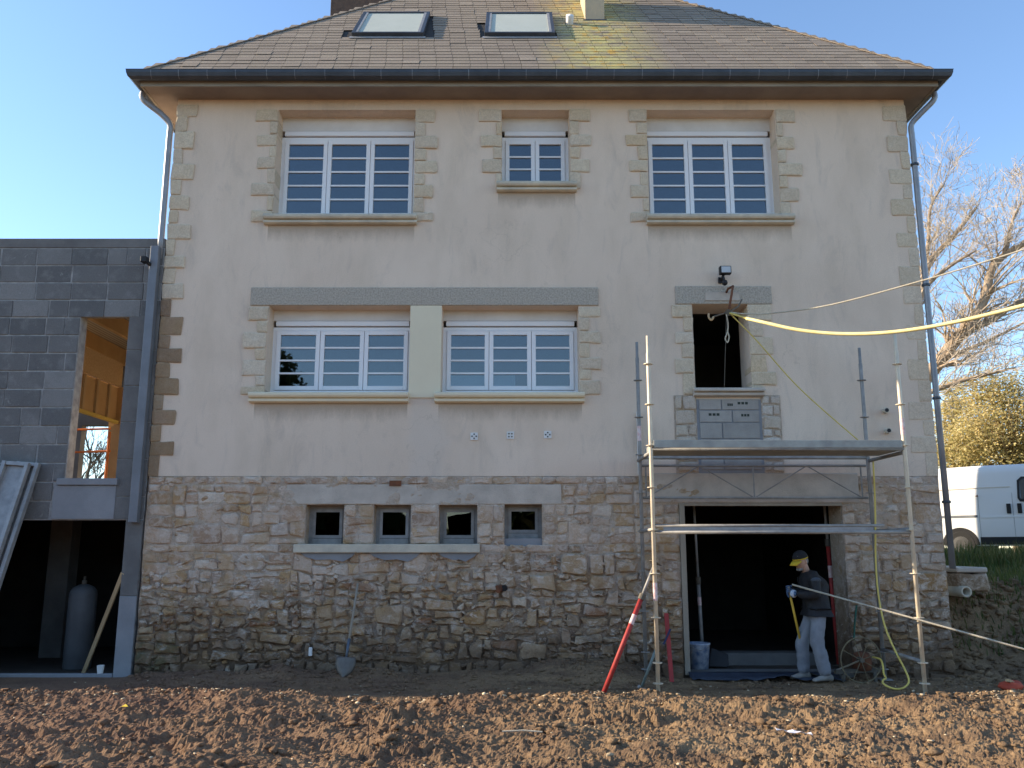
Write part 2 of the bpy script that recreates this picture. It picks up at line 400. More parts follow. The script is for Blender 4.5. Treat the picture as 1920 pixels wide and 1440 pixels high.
TWIG = mat('sunlit_twig', (.50, .43, .34), (.36, .30, .235), 3, .9)  # pale tan carries the sunlit look of the twigs
def m_leaf(name, stops):
    t = NT(name); c = t.ramp(t.rnd(), stops)
    c = t.mix(t.ramp(t.noise(1.2, 3), [(.4, 0), (.7, .3)]), c, (.30, .22, .08))
    m = t.fin(c, .6, 0, .25)
    tl = t.n('BsdfTranslucent'); t.l(c, tl.inputs[0]); mx = t.n('MixShader'); mx.inputs[0].default_value = .4
    t.l(t.b.outputs[0], mx.inputs[1]); t.l(tl.outputs[0], mx.inputs[2]); t.l(mx.outputs[0], t.out.inputs[0]); return m
LEAF = m_leaf('golden_foliage', [(0, (.36, .32, .12)), (.35, (.56, .46, .20)), (.7, (.68, .55, .27)), (.9, (.36, .35, .13)), (1, (.78, .68, .44))])
LEAF_DK = m_leaf('evergreen_foliage', [(0, (.02, .035, .012)), (.5, (.035, .06, .018)), (1, (.06, .085, .03))])
GRASS = m_leaf('grass', [(0, (.05, .08, .02)), (.6, (.08, .12, .03)), (1, (.17, .16, .06))])
CLOD = SOIL
PEB = mat('pale_pebble', (.58, .48, .33), (.44, .35, .23), 6, .9, .5, 60, rnd=.3)
JEANS = mat('faded_blue_denim', (.26, .275, .30), (.19, .20, .225), 6, .9, .4, 200)
JACKET = mat('charcoal_jacket', (.024, .024, .026), (.016, .016, .018), 6, .7, .4, 40)
JPANEL = mat('slate_grey_panel', (.07, .085, .105), (.055, .065, .08), 6, .75, .3, 40)
SKIN = mat('skin', (.52, .31, .22), (.45, .26, .18), 8, .6)
HAIR = mat('grey_hair', (.27, .26, .25), (.18, .175, .17), 40, .8)
GLOVE = mat('blue_glove', (.10, .17, .28), (.07, .11, .19), 12, .8)
GLOVE_W = mat('pale_glove_palm', (.55, .60, .66), (.45, .5, .56), 12, .8)
CAPM = mat('black_cap', (.022, .022, .024), None, 10, .85)
CAPY = mat('yellow_cap_trim', (.62, .42, .03), (.55, .36, .03), 10, .8)
SHOE = mat('worn_shoe', (.30, .28, .25), (.20, .185, .165), 10, .85)
REDCLOTH = mat('red_cloth', (.55, .10, .05), (.42, .07, .04), 8, .85)
PAPER = mat('white_paper', (.82, .80, .80), (.74, .7, .72), 6, .8)
YLEAF = mat('yellow_leaf', (.75, .55, .05), (.6, .4, .04), 9, .7)
CURT = mat('white_board', (.72, .74, .74), (.66, .68, .69), 3, .8)
BLIND = mat('roof_blind', (.44, .47, .42), (.41, .44, .39), 3, .8)
MARK = mat('dark_mark', (.04, .05, .04), None, 5, .8)
DARKBRICK = mat('shaded_brick', (.12, .085, .065), (.08, .06, .05), 9, .95, .6, 30)  # brown brick, darkened for the shaded front of the left chimney
CHIM = mat('chimney_render', (.52, .42, .28), (.42, .34, .24), 3, .95, .4, 50)

# ------------------------------------------------------------------ ground
_wj = rng.random((64, 64, 3))
def worley(x, y):
    xi = np.floor(x).astype(int); yi = np.floor(y).astype(int)
    f1 = np.full(x.shape, 9.); f2 = np.full(x.shape, 9.); hv = np.zeros(x.shape)
    for i in (-1, 0, 1):
        for j in (-1, 0, 1):
            c = _wj[(xi + i) % 64, (yi + j) % 64]
            d = np.hypot(xi + i + c[..., 0] - x, yi + j + c[..., 1] - y)
            n = d < f1
            f2 = np.where(n, f1, np.minimum(f2, d)); hv = np.where(n, c[..., 2], hv); f1 = np.where(n, d, f1)
    return f2 - f1, hv
def ground_h(X, Y):
    near = sm(.3, -.6, Y) * sm(-30, -12, Y)
    calm = sm(-1.30, -1.62, Y) * .84 + .16
    wave = fbm(X * .75 + 3, Y * 1.0, 3) - .5
    crest = .03 * np.exp(-((Y + 1.75 - .16 * np.sin(X * .9)) / .28) ** 2) * (.4 + 1.2 * fbm(X * 1.6, Y * 1.2, 3))
    rut = -.06 * np.exp(-((Y + 2.45 + .25 * np.sin(X * .35)) / .22) ** 2) - .07 * np.exp(-((Y + 3.9 + .3 * np.sin(X * .3 + 1)) / .28) ** 2)
    w = fbm(X * 1.9 + 1.3 * wave, Y * 2.6 + 7, 4, .55) - .5
    ridge = .060 * np.clip(w * 3.2, -.6, 1) + .012 * np.clip((fbm(X * 3.9 + 20, Y * 4.6, 3, .55) - .53) * 7, 0, 1)
    f = fbm(X * 9 + 2 * w, Y * 11 + 3, 5, .68)
    fine = .075 * (f - .5) + .035 * np.clip((f - .55) * 8, 0, 1) * fbm(X * 2.2 + 50, Y * 2.2, 2)
    fine2 = .045 * (fbm(X * 23, Y * 27 + 5, 3, .8) - .5)
    wx = X + .05 * (f - .5) * 2; wy = Y + .05 * (fbm(X * 7 + 40, Y * 7, 3) - .5) * 2
    patch = np.clip((fbm(X * 1.0 + 60, Y * 1.7, 4) - .47) * 6, 0, 1)
    e1, h1 = worley(wx * 6.5, wy * 8.0); e2, h2 = worley(wx * 15 + 7, wy * 17); 
    clod = np.clip(e1 * 3.5, 0, 1) * (h1 ** 2.2) * .070 * patch + np.clip(e2 * 3.0, 0, 1) * (h2 ** 1.6) * .036 * (.22 + .78 * patch)
    fine = fine * .6 + clod * .95
    h = near * (crest * calm + (rut + .27 * wave + ridge + fine + fine2) * calm - .02)
    h = h + near * calm * .05 * sm(-1.5, -4.5, X) * sm(-2.6, -1.5, Y)
    h = h + .12 * sm(4.6, 6.6, X) * sm(-.7, -1.9, Y) * near
    # spoil heaped against the foot of the wall
    spoil = (.05 + .30 * np.clip(fbm(X * .9 + 14, Y * .4, 3) - .38, 0, 1) + .10 * np.exp(-((X - .9) / .8) ** 2)) * sm(-.85, -.05, Y) * sm(.3, .0, Y)
    h = h + spoil * sm(-5.0, -4.6, X) * sm(2.05, 1.6, X) * (.75 + .6 * fbm(X * 6, Y * 6, 4, .65))
    # bank beside the house, level with the drive behind
    edge = .15 + .5 * (fbm(X * 1.1, Y * .8, 3) - .5) + .25 * sm(7.0, 9.5, X)
    bank = sm(0, 1.25, Y - edge) * 1.12 + .24 * sm(1.6, 7, Y)
    side = sm(5.60, 5.78, X)
    rough = .16 * (fbm(X * 3, Y * 3, 4, .6) - .5) * sm(-.3, .3, Y) * sm(14, 8, Y)
    h = h + side * (bank + rough)
    h = h + sm(9.3, 12, Y) * (1 - side) * 1.36
    inside = (X > -18) & (X < 5.55) & (Y > -.05) & (Y < 9.3)
    return np.where(inside, -.12, h)
def _unused(): pass
def spaced(a, b, d, lo, hi, g=1.22):
    c = list(np.arange(a, b + 1e-6, d)); s = d
    while c[-1] < hi: s *= g; c.append(min(c[-1] + s, hi))
    s = d; e = [a]
    while e[-1] > lo: s *= g; e.append(max(e[-1] - s, lo))
    return np.array(sorted(e[1:]) + c)
gx = spaced(-7.0, 7.4, .018, -400, 400); gy = spaced(-5.2, 1.4, .018, -400, 600)
GX, GY = np.meshgrid(gx, gy); GZ = ground_h(GX, GY)
nv, nu = GX.shape
co = np.stack([GX, GY, GZ], -1).reshape(-1, 3).astype(np.float32)
ii = (np.arange(nv - 1)[:, None] * nu + np.arange(nu - 1)[None, :]).ravel()
quads = np.stack([ii, ii + 1, ii + nu + 1, ii + nu], -1).astype(np.int32)
me = bpy.data.meshes.new('ground'); me.vertices.add(len(co)); me.vertices.foreach_set('co', co.ravel())
me.loops.add(quads.size); me.loops.foreach_set('vertex_index', quads.ravel())
me.polygons.add(len(quads)); me.polygons.foreach_set('loop_start', np.arange(0, quads.size, 4, dtype=np.int32))
me.polygons.foreach_set('use_smooth', np.zeros(len(quads), dtype=bool))
me.update(calc_edges=True); me.validate()
go = bpy.data.objects.new('ground', me); C.objects.link(go); me.materials.append(SOIL); tag(go, kind='structure')
def gz(x, y): return float(ground_h(np.array([[x]], float), np.array([[y]], float))[0, 0])

# ------------------------------------------------------------------ stone maker
def stone(cell, y0, proud, back, joint=.008, rough=.012, bulge=.4, crn=.07):
    """one dressed or rubble stone filling the (x,z) quad `cell`; front near y0-proud, back at y0+back"""
    c = [Vector((p[0], p[1])) for p in cell]
    cen = sum(c, Vector((0, 0))) / 4
    out = []
    for i in range(4):
        a, b = c[i], c[(i + 1) % 4]
        L = (b - a).length
        for t in ((crn, .5, 1 - crn) if L > .16 else (crn * 1.4, 1 - crn * 1.4)) if i % 2 == 0 else (crn * 2.2, 1 - crn * 2.2):
            p = a.lerp(b, t)
            d = (cen - p)
            if d.length > 1e-6: p = p + d.normalized() * (joint * .6 + random.random() * rough)
            out.append(p)
    n = len(out)
    tiltx, tiltz = random.uniform(-.25, .25), random.uniform(-.35, .25)
    w = max(abs(p.x - cen.x) for p in out); h = max(abs(p.y - cen.y) for p in out)
    def yy(p, k):
        return y0 - proud * k + proud * .5 * (tiltx * (p.x - cen.x) / w + tiltz * (p.y - cen.y) / h)
    vs = [(p.x, y0 + back, p.y) for p in out]
    vs += [(p.x, yy(p, 1 - bulge), p.y) for p in out]
    k = 1 - min(.3, .018 / max(h, .02))
    inn = [cen + (p - cen) * k for p in out]
    vs += [(p.x, yy(p, 1 + random.uniform(-.12, .12)), p.y) for p in inn]
    vs.append((cen.x + random.uniform(-.2, .2) * w, yy(cen, 1 + random.uniform(-.1, .25)), cen.y + random.uniform(-.2, .2) * h))
    fs = []
    for i in range(n):
        j = (i + 1) % n
        fs += [(i, j, n + j, n + i), (n + i, n + j, 2 * n + j, 2 * n + i), (2 * n + i, 2 * n + j, 3 * n)]
    return vs, fs
def area(c): return (c[1][0] - c[0][0]) * (c[2][1] - c[1][1])
def stone_obj(name, cell, mat_, parent, y0, proud, back, **k):
    vs, fs = stone(cell, y0, proud, back, **k)
    o = MB(); o.add(vs, fs)
    cx = sum(p[0] for p in cell) / 4; cz = sum(p[1] for p in cell) / 4
    return o.build(name, mat_, parent, org=(cx, y0, cz))
def quad(x0, x1, z0, z1, j=0):
    r = lambda: random.uniform(-j, j)
    return [(x0 + r(), z0 + r()), (x1 + r(), z0 + r()), (x1 + r(), z1 + r()), (x0 + r(), z1 + r())]

# ------------------------------------------------------------------ house
HX0, HX1, HD, EZ = -4.86, 5.70, 9.1, 8.03
house = thing('house', (0, 0, 0), 'large three-storey rendered house with stone basement, cream quoins and hipped slate roof', 'house')
def wall_holes(x0, x1, z0, z1, holes, y0, y1):
    mb = MB()
    xs = sorted({x0, x1, *[h[0] for h in holes], *[h[1] for h in holes]})
    zs = sorted({z0, z1, *[h[2] for h in holes], *[h[3] for h in holes]})
    xs = [x for x in xs if x0 <= x <= x1]; zs = [z for z in zs if z0 <= z <= z1]
    solid = {}
    for i in range(len(xs) - 1):
        for j in range(len(zs) - 1):
            mx = (xs[i] + xs[i + 1]) / 2; mz = (zs[j] + zs[j + 1]) / 2
            solid[i, j] = not any(h[0] < mx < h[1] and h[2] < mz < h[3] for h in holes)
    for (i, j), s in solid.items():
        if not s: continue
        a, b, c, d = xs[i], xs[i + 1], zs[j], zs[j + 1]
        mb.add([(a, y0, c), (b, y0, c), (b, y0, d), (a, y0, d)], [(0, 1, 2, 3)])
        mb.add([(a, y1, c), (b, y1, c), (b, y1, d), (a, y1, d)], [(3, 2, 1, 0)])
        for (di, dj, e) in ((-1, 0, ((a, c), (a, d))), (1, 0, ((b, d), (b, c))), (0, -1, ((b, c), (a, c))), (0, 1, ((a, d), (b, d)))):
            if not solid.get((i + di, j + dj), False):
                (p, q), (r, s2) = e
                mb.add([(p, y0, q), (r, y0, s2), (r, y1, s2), (p, y1, q)], [(0, 1, 2, 3)])
    return mb
PB = 2.56                                   # bottom of the render
UP = [(-3.39, -1.40, 6.25, 7.87), (-.15, .83, 6.74, 7.87), (1.95, 3.81, 6.25, 7.87)]
LO = [(-3.37, -1.41, 3.70, 4.92), (-.97, .92, 3.70, 4.92)]
DOOR = (2.50, 3.27, 3.76, 4.94)
PATCH = (2.20, 3.64, 2.60, 3.65)
wall = wall_holes(HX0, HX1, PB, EZ, UP + LO + [DOOR], 0, .5)
# thin skin of render stands 3 cm proud of the masonry except over the opened patch
wo = wall.build('wall', PLASTER, house)
sides = MB()
sides.box(HX0, HX0 + .34, .503, HD, -.2, EZ); sides.box(HX1 - .34, HX1, .503, HD, -.2, EZ); sides.box(HX0 + .343, HX1 - .343, HD - .34, HD, -.2, EZ)
sides.build('side_wall', PLASTER, house)
inn = MB()
inn.box(HX0 + .35, HX1 - .35, .505, HD - .35, 2.56, 2.66); inn.box(HX0 + .35, HX1 - .35, .505, HD - .35, 5.35, 5.45)
inn.box(HX0 + .35, HX1 - .35, .505, HD - .35, 7.98, 8.02)
inn.box(HX0 + .35, HX1 - .35, 4.2, 4.3, 2.665, 5.345); inn.box(HX0 + .35, HX1 - .35, 4.2, 4.3, 5.455, 7.975)
inn.box(-1.25, -1.13, .51, 4.19, 2.67, 5.34); inn.box(1.5, 1.6, .51, 4.19, 2.67, 5.34)
inn.build('interior_partition', INT, house)
cel = MB()
cel.box(1.5, 1.6, .5, 6, -.1, 2.5); cel.box(5.0, 5.1, .5, 6, -.1, 2.5); cel.box(1.61, 4.99, 5.9, 6, -.1, 2.5); cel.box(-4.4, 1.49, 2.4, 2.5, -.1, 2.5)
cel.box(-4.4, 5.3, .5, 6.1, 2.502, 2.55)
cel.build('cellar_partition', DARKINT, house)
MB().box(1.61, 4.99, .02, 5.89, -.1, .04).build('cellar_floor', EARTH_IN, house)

# --- stone basement wall
GAR = (2.21, 4.38, -.3, 2.20)
CW = [(-2.73, -2.23, 1.67, 2.18), (-1.83, -1.34, 1.67, 2.18), (-.97, -.46, 1.67, 2.18), (-.10, .40, 1.64, 2.19)]
bw = wall_holes(HX0 + .01, HX1 - .01, -.3, PB - .002, CW + [GAR], .035, .5)
sw = bw.build('stone_wall', MORTAR, house)
def mortar_sheet():
    ax_ = sorted(set(np.round(np.arange(HX0 + .01, HX1 - .01, .026), 4)) | {v for c_ in CW + [GAR] for v in c_[:2]} | {HX1 - .01})
    az_ = sorted(set(np.round(np.arange(-.25, PB - .01, .026), 4)) | {v for c_ in CW + [GAR] for v in c_[2:]} | {PB - .003})
    AX, AZ = np.meshgrid(np.array(ax_), np.array(az_))
    up = sm(.9, 1.9, AZ + 1.1 * (fbm(AX * .9, AZ * .9 + 30, 3) - .5))
    d = fbm(AX * 5, AZ * 7 + 11, 5, .6) - .5; e = fbm(AX * 1.4 + 9, AZ * 1.8, 3) - .5
    yv = .004 - up * .008 - d * (.045 + .035 * (1 - up)) - e * .03 * up
    nr, nc = AX.shape; mb = MB(); mb.v = [tuple(q) for q in np.stack([AX, yv, AZ], -1).reshape(-1, 3)]
    for j in range(nr - 1):
        for i in range(nc - 1):
            x = (ax_[i] + ax_[i + 1]) / 2; z = (az_[j] + az_[j + 1]) / 2
            if not any(h[0] < x < h[1] and h[2] < z < h[3] for h in CW + [GAR]):
                k = j * nc + i; mb.f.append((k, k + 1, k + nc + 1, k + nc))
    mb.build('pointing', MORTAR, sw, True)
mortar_sheet()
LINT = (-3.0, .66, 2.185, 2.45)             # concrete beam over the cellar windows
GLINT = (1.86, 4.62, 2.205, 2.60)           # concrete lintel over the garage
SILLB = (-2.86, -.42, 1.555, 1.665)
excl = [(a - .0, b + .0, c, d) for (a, b, c, d) in CW] + [GAR, LINT, GLINT, SILLB]
keys = [-.12, .18, .42, .62, .86, 1.06, 1.30, 1.555, 1.665, 1.92, 2.185, 2.45, PB]
cells = []
def wob(x, z): return .026 * math.sin(x * 2.1 + z * 7) + .024 * math.sin(x * 5.3 - z * 11) + .018 * math.sin(x * 13.7 + z * 31) + random.uniform(-.012, .012)
for a, b in zip(keys[:-1], keys[1:]):
    mz = (a + b) / 2
    cut = sorted([(e[0], e[1]) for e in excl if e[2] < mz < e[3]])
    spans = []; x = HX0 + .01
    for (c, d) in cut:
        if c > x + .03: spans.append((x, c))
        x = max(x, d)
    if x < HX1 - .05: spans.append((x, HX1 - .01))
    fa = 0 if (a in (1.555, 1.665, 2.185, 2.45)) else 1; fb = 0 if (b in (1.555, 1.665, 2.185, 2.45, PB)) else 1
    for (s0, s1) in spans:
        x = s0
        while x < s1 - 1e-4:
            hgt = b - a
            wd = random.uniform(.14, .42) if mz > 1.3 else random.choice((random.uniform(.10, .2), random.uniform(.15, .42)))
            if s1 - (x + wd) < .12: wd = s1 - x
            x2 = x + wd
            za = a; zb = b
            jx0 = 0 if x == s0 else random.uniform(-.015, .015); jx1 = 0
            def cellq(xa, xb, z_0, z_1, lo, hi):
                return [(xa, z_0 + lo * wob(xa, z_0)), (xb, z_0 + lo * wob(xb, z_0)), (xb + (0 if abs(xb - s1) < 1e-4 else random.uniform(-.035, .035)), z_1 + hi * wob(xb, z_1)), (xa + (0 if xa == s0 else random.uniform(-.035, .035)), z_1 + hi * wob(xa, z_1))]
            r = random.random()
            if hgt > .17 and r < (.80 if mz > 1.1 else .88):
                m = a + hgt * random.uniform(.36, .64)
                cells.append(cellq(x, x2, a, m, fa, .6))
                if wd > .24 and random.random() < .65:
                    xm = x + wd * random.uniform(.35, .65)
                    cells.append(cellq(x, xm, m, b, .6, fb)); cells.append(cellq(xm, x2, m, b, .6, fb))
                else: cells.append(cellq(x, x2, m, b, .6, fb))
            else: cells.append(cellq(x, x2, a, b, fa, fb))
            x = x2
cells.sort(key=area, reverse=True)
rest = {True: MB(), False: MB()}
for i, c in enumerate(cells):
    cz = sum(p[1] for p in c) / 4; cx = sum(p[0] for p in c) / 4
    hi = cz + .5 * (random.random() - .5) + (.25 if cx < -2.5 else 0) - (.3 if 0 < cx < 2 else 0) > 1.28
    m = ST_HI if hi else ST_LO
    pr = (random.uniform(.012, .032) if hi else random.uniform(.02, .060)) + .008
    kw = dict(joint=.002 if hi else .005, rough=.018 if hi else .030, bulge=.5, crn=random.choice((.04, .08, .14)))
    if i < 300: stone_obj('stone', c, m, sw, .012, pr, .01, **kw)
    else:
        vs, fs = stone(c, .012, pr, .01, **kw); rest[hi].add(vs, fs)
for hi in (True, False):
    tag(rest[hi].build('small_stones', ST_HI if hi else ST_LO, sw), kind='stuff')
# small packing stones and chips wedged between the larger ones
rc = random.Random(77); chips = {True: MB(), False: MB()}
for _ in range(1500):
    x = rc.uniform(HX0 + .06, HX1 - .06); z = rc.uniform(.02, 2.5) if rc.random() < .35 else rc.uniform(.02, 1.5)
    if any(e[0] - .06 < x < e[1] + .06 and e[2] - .06 < z < e[3] + .06 for e in excl): continue
    w = rc.uniform(.018, .06); h = rc.uniform(.010, .028); a = rc.gauss(0, .35); ca, sa = math.cos(a), math.sin(a)
    q = [(x + (u * w * rc.uniform(.7, 1.2)) * ca - (v * h * rc.uniform(.7, 1.2)) * sa, z + (u * w) * sa + (v * h) * ca) for u, v in ((-1, -1), (1, -1), (1, 1), (-1, 1))]
    vs, fs = stone(q, .012, rc.uniform(.022, .05), .01, joint=.001, rough=.006, bulge=.4, crn=.1)
    chips[z > 1.1].add(vs, fs)
for hi in (True, False):
    tag(chips[hi].build('packing_stones', ST_HI if hi else ST_LO, sw), kind='stuff')
# red brick bit and drain hole in the wall
MB().box(*[at(730, 905, -.03).x, at(752, 905, -.03).x, -.03, .02, at(740, 911, -.03).z, at(740, 901, -.03).z]).build('brick', RUST, sw)
p = at(940, 1103, -.05)
MB().lathe([(.055, 0), (.055, .06), (.042, .06), (.042, .002)], n=14)
d = MB(); d.path([(p.x - .05, -.07, p.z - .01), (p.x + .05, .05, p.z + .01)], .05, 12); d.build('drain_pipe', RUST, sw)
d = MB(); d.path([(p.x + .035, -.075, p.z), (p.x + .045, -.035, p.z + .004)], .04, 12); d.build('drain_mouth', BLACKP, sw)  # black disc painted in as the shade inside the pipe
# concrete beam, lintel, sills
MB().box(LINT[0], LINT[1], -.012, .02, LINT[2], LINT[3]).build('concrete_beam', CONC, house, bevel=.012)
MB().box(GLINT[0], GLINT[1], -.014, .02, GLINT[2], GLINT[3]).build('garage_lintel', CONC, house, bevel=.012)
MB().box(SILLB[0], SILLB[1], -.085, .16, SILLB[2], SILLB[3]).build('cellar_sill', SILL_OLD, house, bevel=.01)
for (x0, x1) in ((-2.78, -2.05), (-1.88, -1.2), (-.98, -.45)):
    pts = [(x0, 1.553), (x0 + .08, 1.50), (x0 + .22, 1.46), (x0 + (x1 - x0) * .55, 1.47), (x1 - .16, 1.44), (x1 - .05, 1.50), (x1, 1.553)]
    MB().prism(pts, 'y', -.045, .02).build('cement_bedding', CONC_LT, house)

# --- cellar windows
for k, (x0, x1, z0, z1) in enumerate(CW):
    fr = MB(); y0, y1 = .20, .26; w = .05
    zb = z0 + (.10 if k == 3 else .0)
    fr.box(x0, x0 + w, y0, y1, zb, z1); fr.box(x1 - w, x1, y0, y1, zb, z1); fr.box(x0 + w, x1 - w, y0, y1, z1 - w, z1); fr.box(x0 + w, x1 - w, y0 - .03, y1, zb, zb + .07)
    wn = fr.build('cellar_window', GALV_OLD, house)
    if k == 3: MB().box(x0, x1, .03, .3, z0 - .02, zb).build('cement_step', CONC_LT, wn)
    a, b, c, d = x0 + w, x1 - w, zb + .075, z1 - w
    s = MB(); t = .04; yy0, yy1 = .185, .215
    s.box(a, a + t, yy0, yy1, c, d); s.box(b - t, b, yy0, yy1, c, d); s.box(a + t, b - t, yy0, yy1, d - t, d); s.box(a + t, b - t, yy0, yy1, c, c + t)
    so_ = s.build('sash', GALV_OLD if k != 1 else ALU, wn)
    if k == 2:
        g = MB(); g.prism([(a + t, c + t), (a + .10, c + t), (a + .06, c + .14), (a + .05, d - .10), (a + .18, d - .07), (b - .12, d - .06), (b - t, d - t), (a + t, d - t)], 'y', .197, .201)
        g.build('broken_pane', GLASS2, wn)
    else:
        MB().box(a + t, b - t, .197, .201, c + t, d - t).build('pane', GLASS2, wn)
    if k == 1:
        for ch in [so_] + [o for o in wn.children if o.name.startswith('pane')]:
            ch.rotation_euler = (0, 0, 0)

# --- windows
def window(op, leaves, rows, boxh, mull=None):
    x0, x1, z0, z1 = op; ys = .27
    fr = MB(); w = .05; zt = z1 - boxh
    zb = z0 + .07
    fr.box(x0, x0 + w, ys, ys + .07, zb, zt); fr.box(x1 - w, x1, ys, ys + .07, zb, zt)
    fr.box(x0 + w, x1 - w, ys, ys + .07, zt - w, zt); fr.box(x0, x1, ys - .012, ys + .07, z0, zb - .001)
    wn = fr.build('window', PVC, house)
    MB().box(x0, x1, ys - .02, ys + .10, zt + .09, z1).build('shutter_box', SHUTTER, wn)
    MB().box(x0 + .04, x1 - .04, ys - .035, ys + .02, zt + .012, zt + .083).build('shutter_end_slat', PVC, wn, bevel=.006)
    MB().box(x0 + .03, x1 - .03, ys + .021, ys + .05, zt, zt + .09).build('shutter_slot', RUBBER, wn)
    a, b = x0 + w + .004, x1 - w - .004; gap = .006
    lw = (b - a - gap * (leaves - 1)) / leaves
    z_0, z_1 = zb + .006, zt - w - .006
    st = .058
    for i in range(leaves):
        l = a + i * (lw + gap); r = l + lw
        s = MB(); y0, y1 = ys - .018, ys + .04
        s.box(l, l + st, y0, y1, z_0, z_1); s.box(r - st, r, y0, y1, z_0, z_1)
        s.box(l + st, r - st, y0, y1, z_1 - st, z_1); s.box(l + st, r - st, y0, y1, z_0, z_0 + st)
        s.build('sash', PVC, wn, bevel=.004)
        gl, gr, g0, g1 = l + st, r - st, z_0 + st, z_1 - st
        ph = (g1 - g0) / rows; bt = .024
        for j in range(rows):
            MB().box(gl, gr, ys + .012, ys + .018, g0 + j * ph + (bt / 2 if j else 0), g0 + (j + 1) * ph - (bt / 2 if j < rows - 1 else 0)).build('pane', GLASS, wn)
            if j:
                MB().box(gl, gr, ys - .006, ys + .03, g0 + j * ph - bt / 2, g0 + j * ph + bt / 2).build('glazing_bar', PVC, wn)
            elif (op, i) in BOARDS:
                f0, f1 = BOARDS[(op, i)]
                MB().box(gl + (gr - gl) * f0, gl + (gr - gl) * f1, ys + .05, ys + .06, g0 - .02, g0 + ph * .9).build('board_behind_glass', CURT, wn)
    return wn
BOARDS = {(LO[0], 2): (0, 1), (LO[1], 0): (0, 1), (LO[1], 1): (0, .65)}
for op in UP: window(op, 2 if op is UP[1] else 3, 3 if op is UP[1] else 5, .30)
for op in LO: window(op, 3, 4, .24)
def sill(x0, x1, z, m, hh=.085):
    prof = [(.26, z), (-.10, z - .012), (-.118, z - .03), (-.118, z - .06), (-.10, z - hh), (-.06, z - hh), (-.06, z - hh - .015), (-.085, z - hh - .02), (-.085, z - hh - .05), (-.05, z - hh - .065), (.0, z - hh - .065), (.0, z - hh), (.26, z - hh)]
    MB().prism(prof, 'x', x0, x1).build('window_sill', m, house, bevel=.006)
sill(-3.50, -1.34, 6.248, SILL_OLD); sill(-.22, .92, 6.738, SILL_OLD); sill(1.90, 3.98, 6.248, SILL_OLD)
sill(-3.56, -1.40, 3.698, SILL); sill(-1.05, .98, 3.698, SILL)
sill(2.46, 3.42, 3.758, CONC, .06)
MB().box(-3.63, 1.20, -.022, .49, 4.922, 5.18).build('lintel', LINTEL, house, bevel=.008)
MB().box(2.27, 3.61, -.02, .01, 4.942, 5.20).build('lintel', LINTEL, house, bevel=.008)
MB().box(2.68, 3.16, -.034, -.021, 4.985, 5.11).build('lintel_plate', CONC, house, bevel=.004)
MB().box(-1.408, -.972, -.018, .49, 3.62, 4.920).build('window_pier', CREAMPAINT, house, bevel=.006)

# --- quoins at the corners
def quoins(x_edge, sgn, z0, z1, mats, hmin=.19, hmax=.27, L=(.27, .34), Sh=(.13, .19), y0=0, back=.02, proud=.016, bul=.25, j=.010):
    z = z1; k = 0
    while z > z0 + .08:
        h = random.uniform(hmin, hmax)
        if z - h < z0 + .1: h = z - z0
        w = random.uniform(*(L if k % 2 == 0 else Sh))
        xa, xb = (x_edge, x_edge + w) if sgn > 0 else (x_edge - w, x_edge)
        stone_obj('quoin_stone', quad(xa, xb, z - h, z, j), mats(z - h / 2), house, y0, proud * random.uniform(.7, 1.25), back, joint=.004, rough=.008, bulge=bul, crn=random.choice((.02, .03, .06)))
        z -= h; k += 1
random.seed(21)
quoins(HX0 - .012, 1, PB, 7.95, lambda z: ST_OCHRE if z < 5.2 + random.uniform(-.3, .3) else ST_CREAM, proud=.022)
quoins(HX1 + .012, -1, 5.2, 7.93, lambda z: ST_CREAM, hmin=.21, hmax=.29, L=(.28, .36), Sh=(.13, .18))
quoins(HX1 + .012, -1, PB, 5.2, lambda z: ST_PALE, hmin=.22, hmax=.31, L=(.27, .36), Sh=(.13, .18), proud=.009)
for op in UP:
    s = dict(back=.265, proud=.026)
    quoins(op[0], -1, op[2] - .10, op[3], lambda z: ST_CREAM, .17, .23, (.26, .34), (.08, .16), **s)
    quoins(op[1], 1, op[2] - .10, op[3], lambda z: ST_CREAM, .17, .23, (.25, .34), (.09, .17), **s)
quoins(LO[0][0], -1, 3.66, 4.90, lambda z: ST_CREAM, .14, .22, (.26, .34), (.12, .18), back=.265, proud=.024)
quoins(LO[1][1], 1, 3.66, 4.90, lambda z: ST_CREAM, .14, .22, (.26, .34), (.12, .18), back=.265, proud=.024)
quoins(DOOR[0], -1, 3.66, 4.93, lambda z: ST_CREAM, .17, .26, (.25, .31), (.13, .18), back=.30, proud=.022)
quoins(DOOR[1], 1, 3.66, 4.93, lambda z: ST_CREAM, .17, .26, (.28, .40), (.16, .22), back=.30, proud=.022)

# --- opened-up patch below the small doorway: rubble each side of block infill
for (xa, xb) in ((2.20, 2.50), (3.38, 3.64)):
    MB().box(xa, xb, -.012, -.002, 2.60, 3.655).build('patch_bed', MORTAR, house)
    z = 2.62
    while z < 3.62:
        h = min(random.uniform(.10, .21), 3.65 - z)
        if 3.65 - (z + h) < .06: h = 3.65 - z
        if random.random() < .5 and xb - xa > .25:
            m = random.uniform(xa + .1, xb - .1)
            stone_obj('patch_stone', quad(xa, m, z, z + h, .01), ST_PATCH, house, -.012, .02, .005, joint=.01, rough=.02)
            stone_obj('patch_stone', quad(m, xb, z, z + h, .01), ST_PATCH, house, -.012, .02, .005, joint=.01, rough=.02)
        else: stone_obj('patch_stone', quad(xa, xb, z, z + h, .012), ST_PATCH, house, -.012, .022, .005, joint=.01, rough=.025)
        z += h
MB().box(2.50, 3.38, -.008, -.0015, 2.60, 3.60).build('infill_bed', CONC_LT, house)
INFILL = mat('grey_block', (.36, .335, .30), (.29, .27, .245), 5, .92, .4, 70, rnd=.12)
zz = [2.64, 2.86, 3.06, 3.28, 3.45, 3.60]
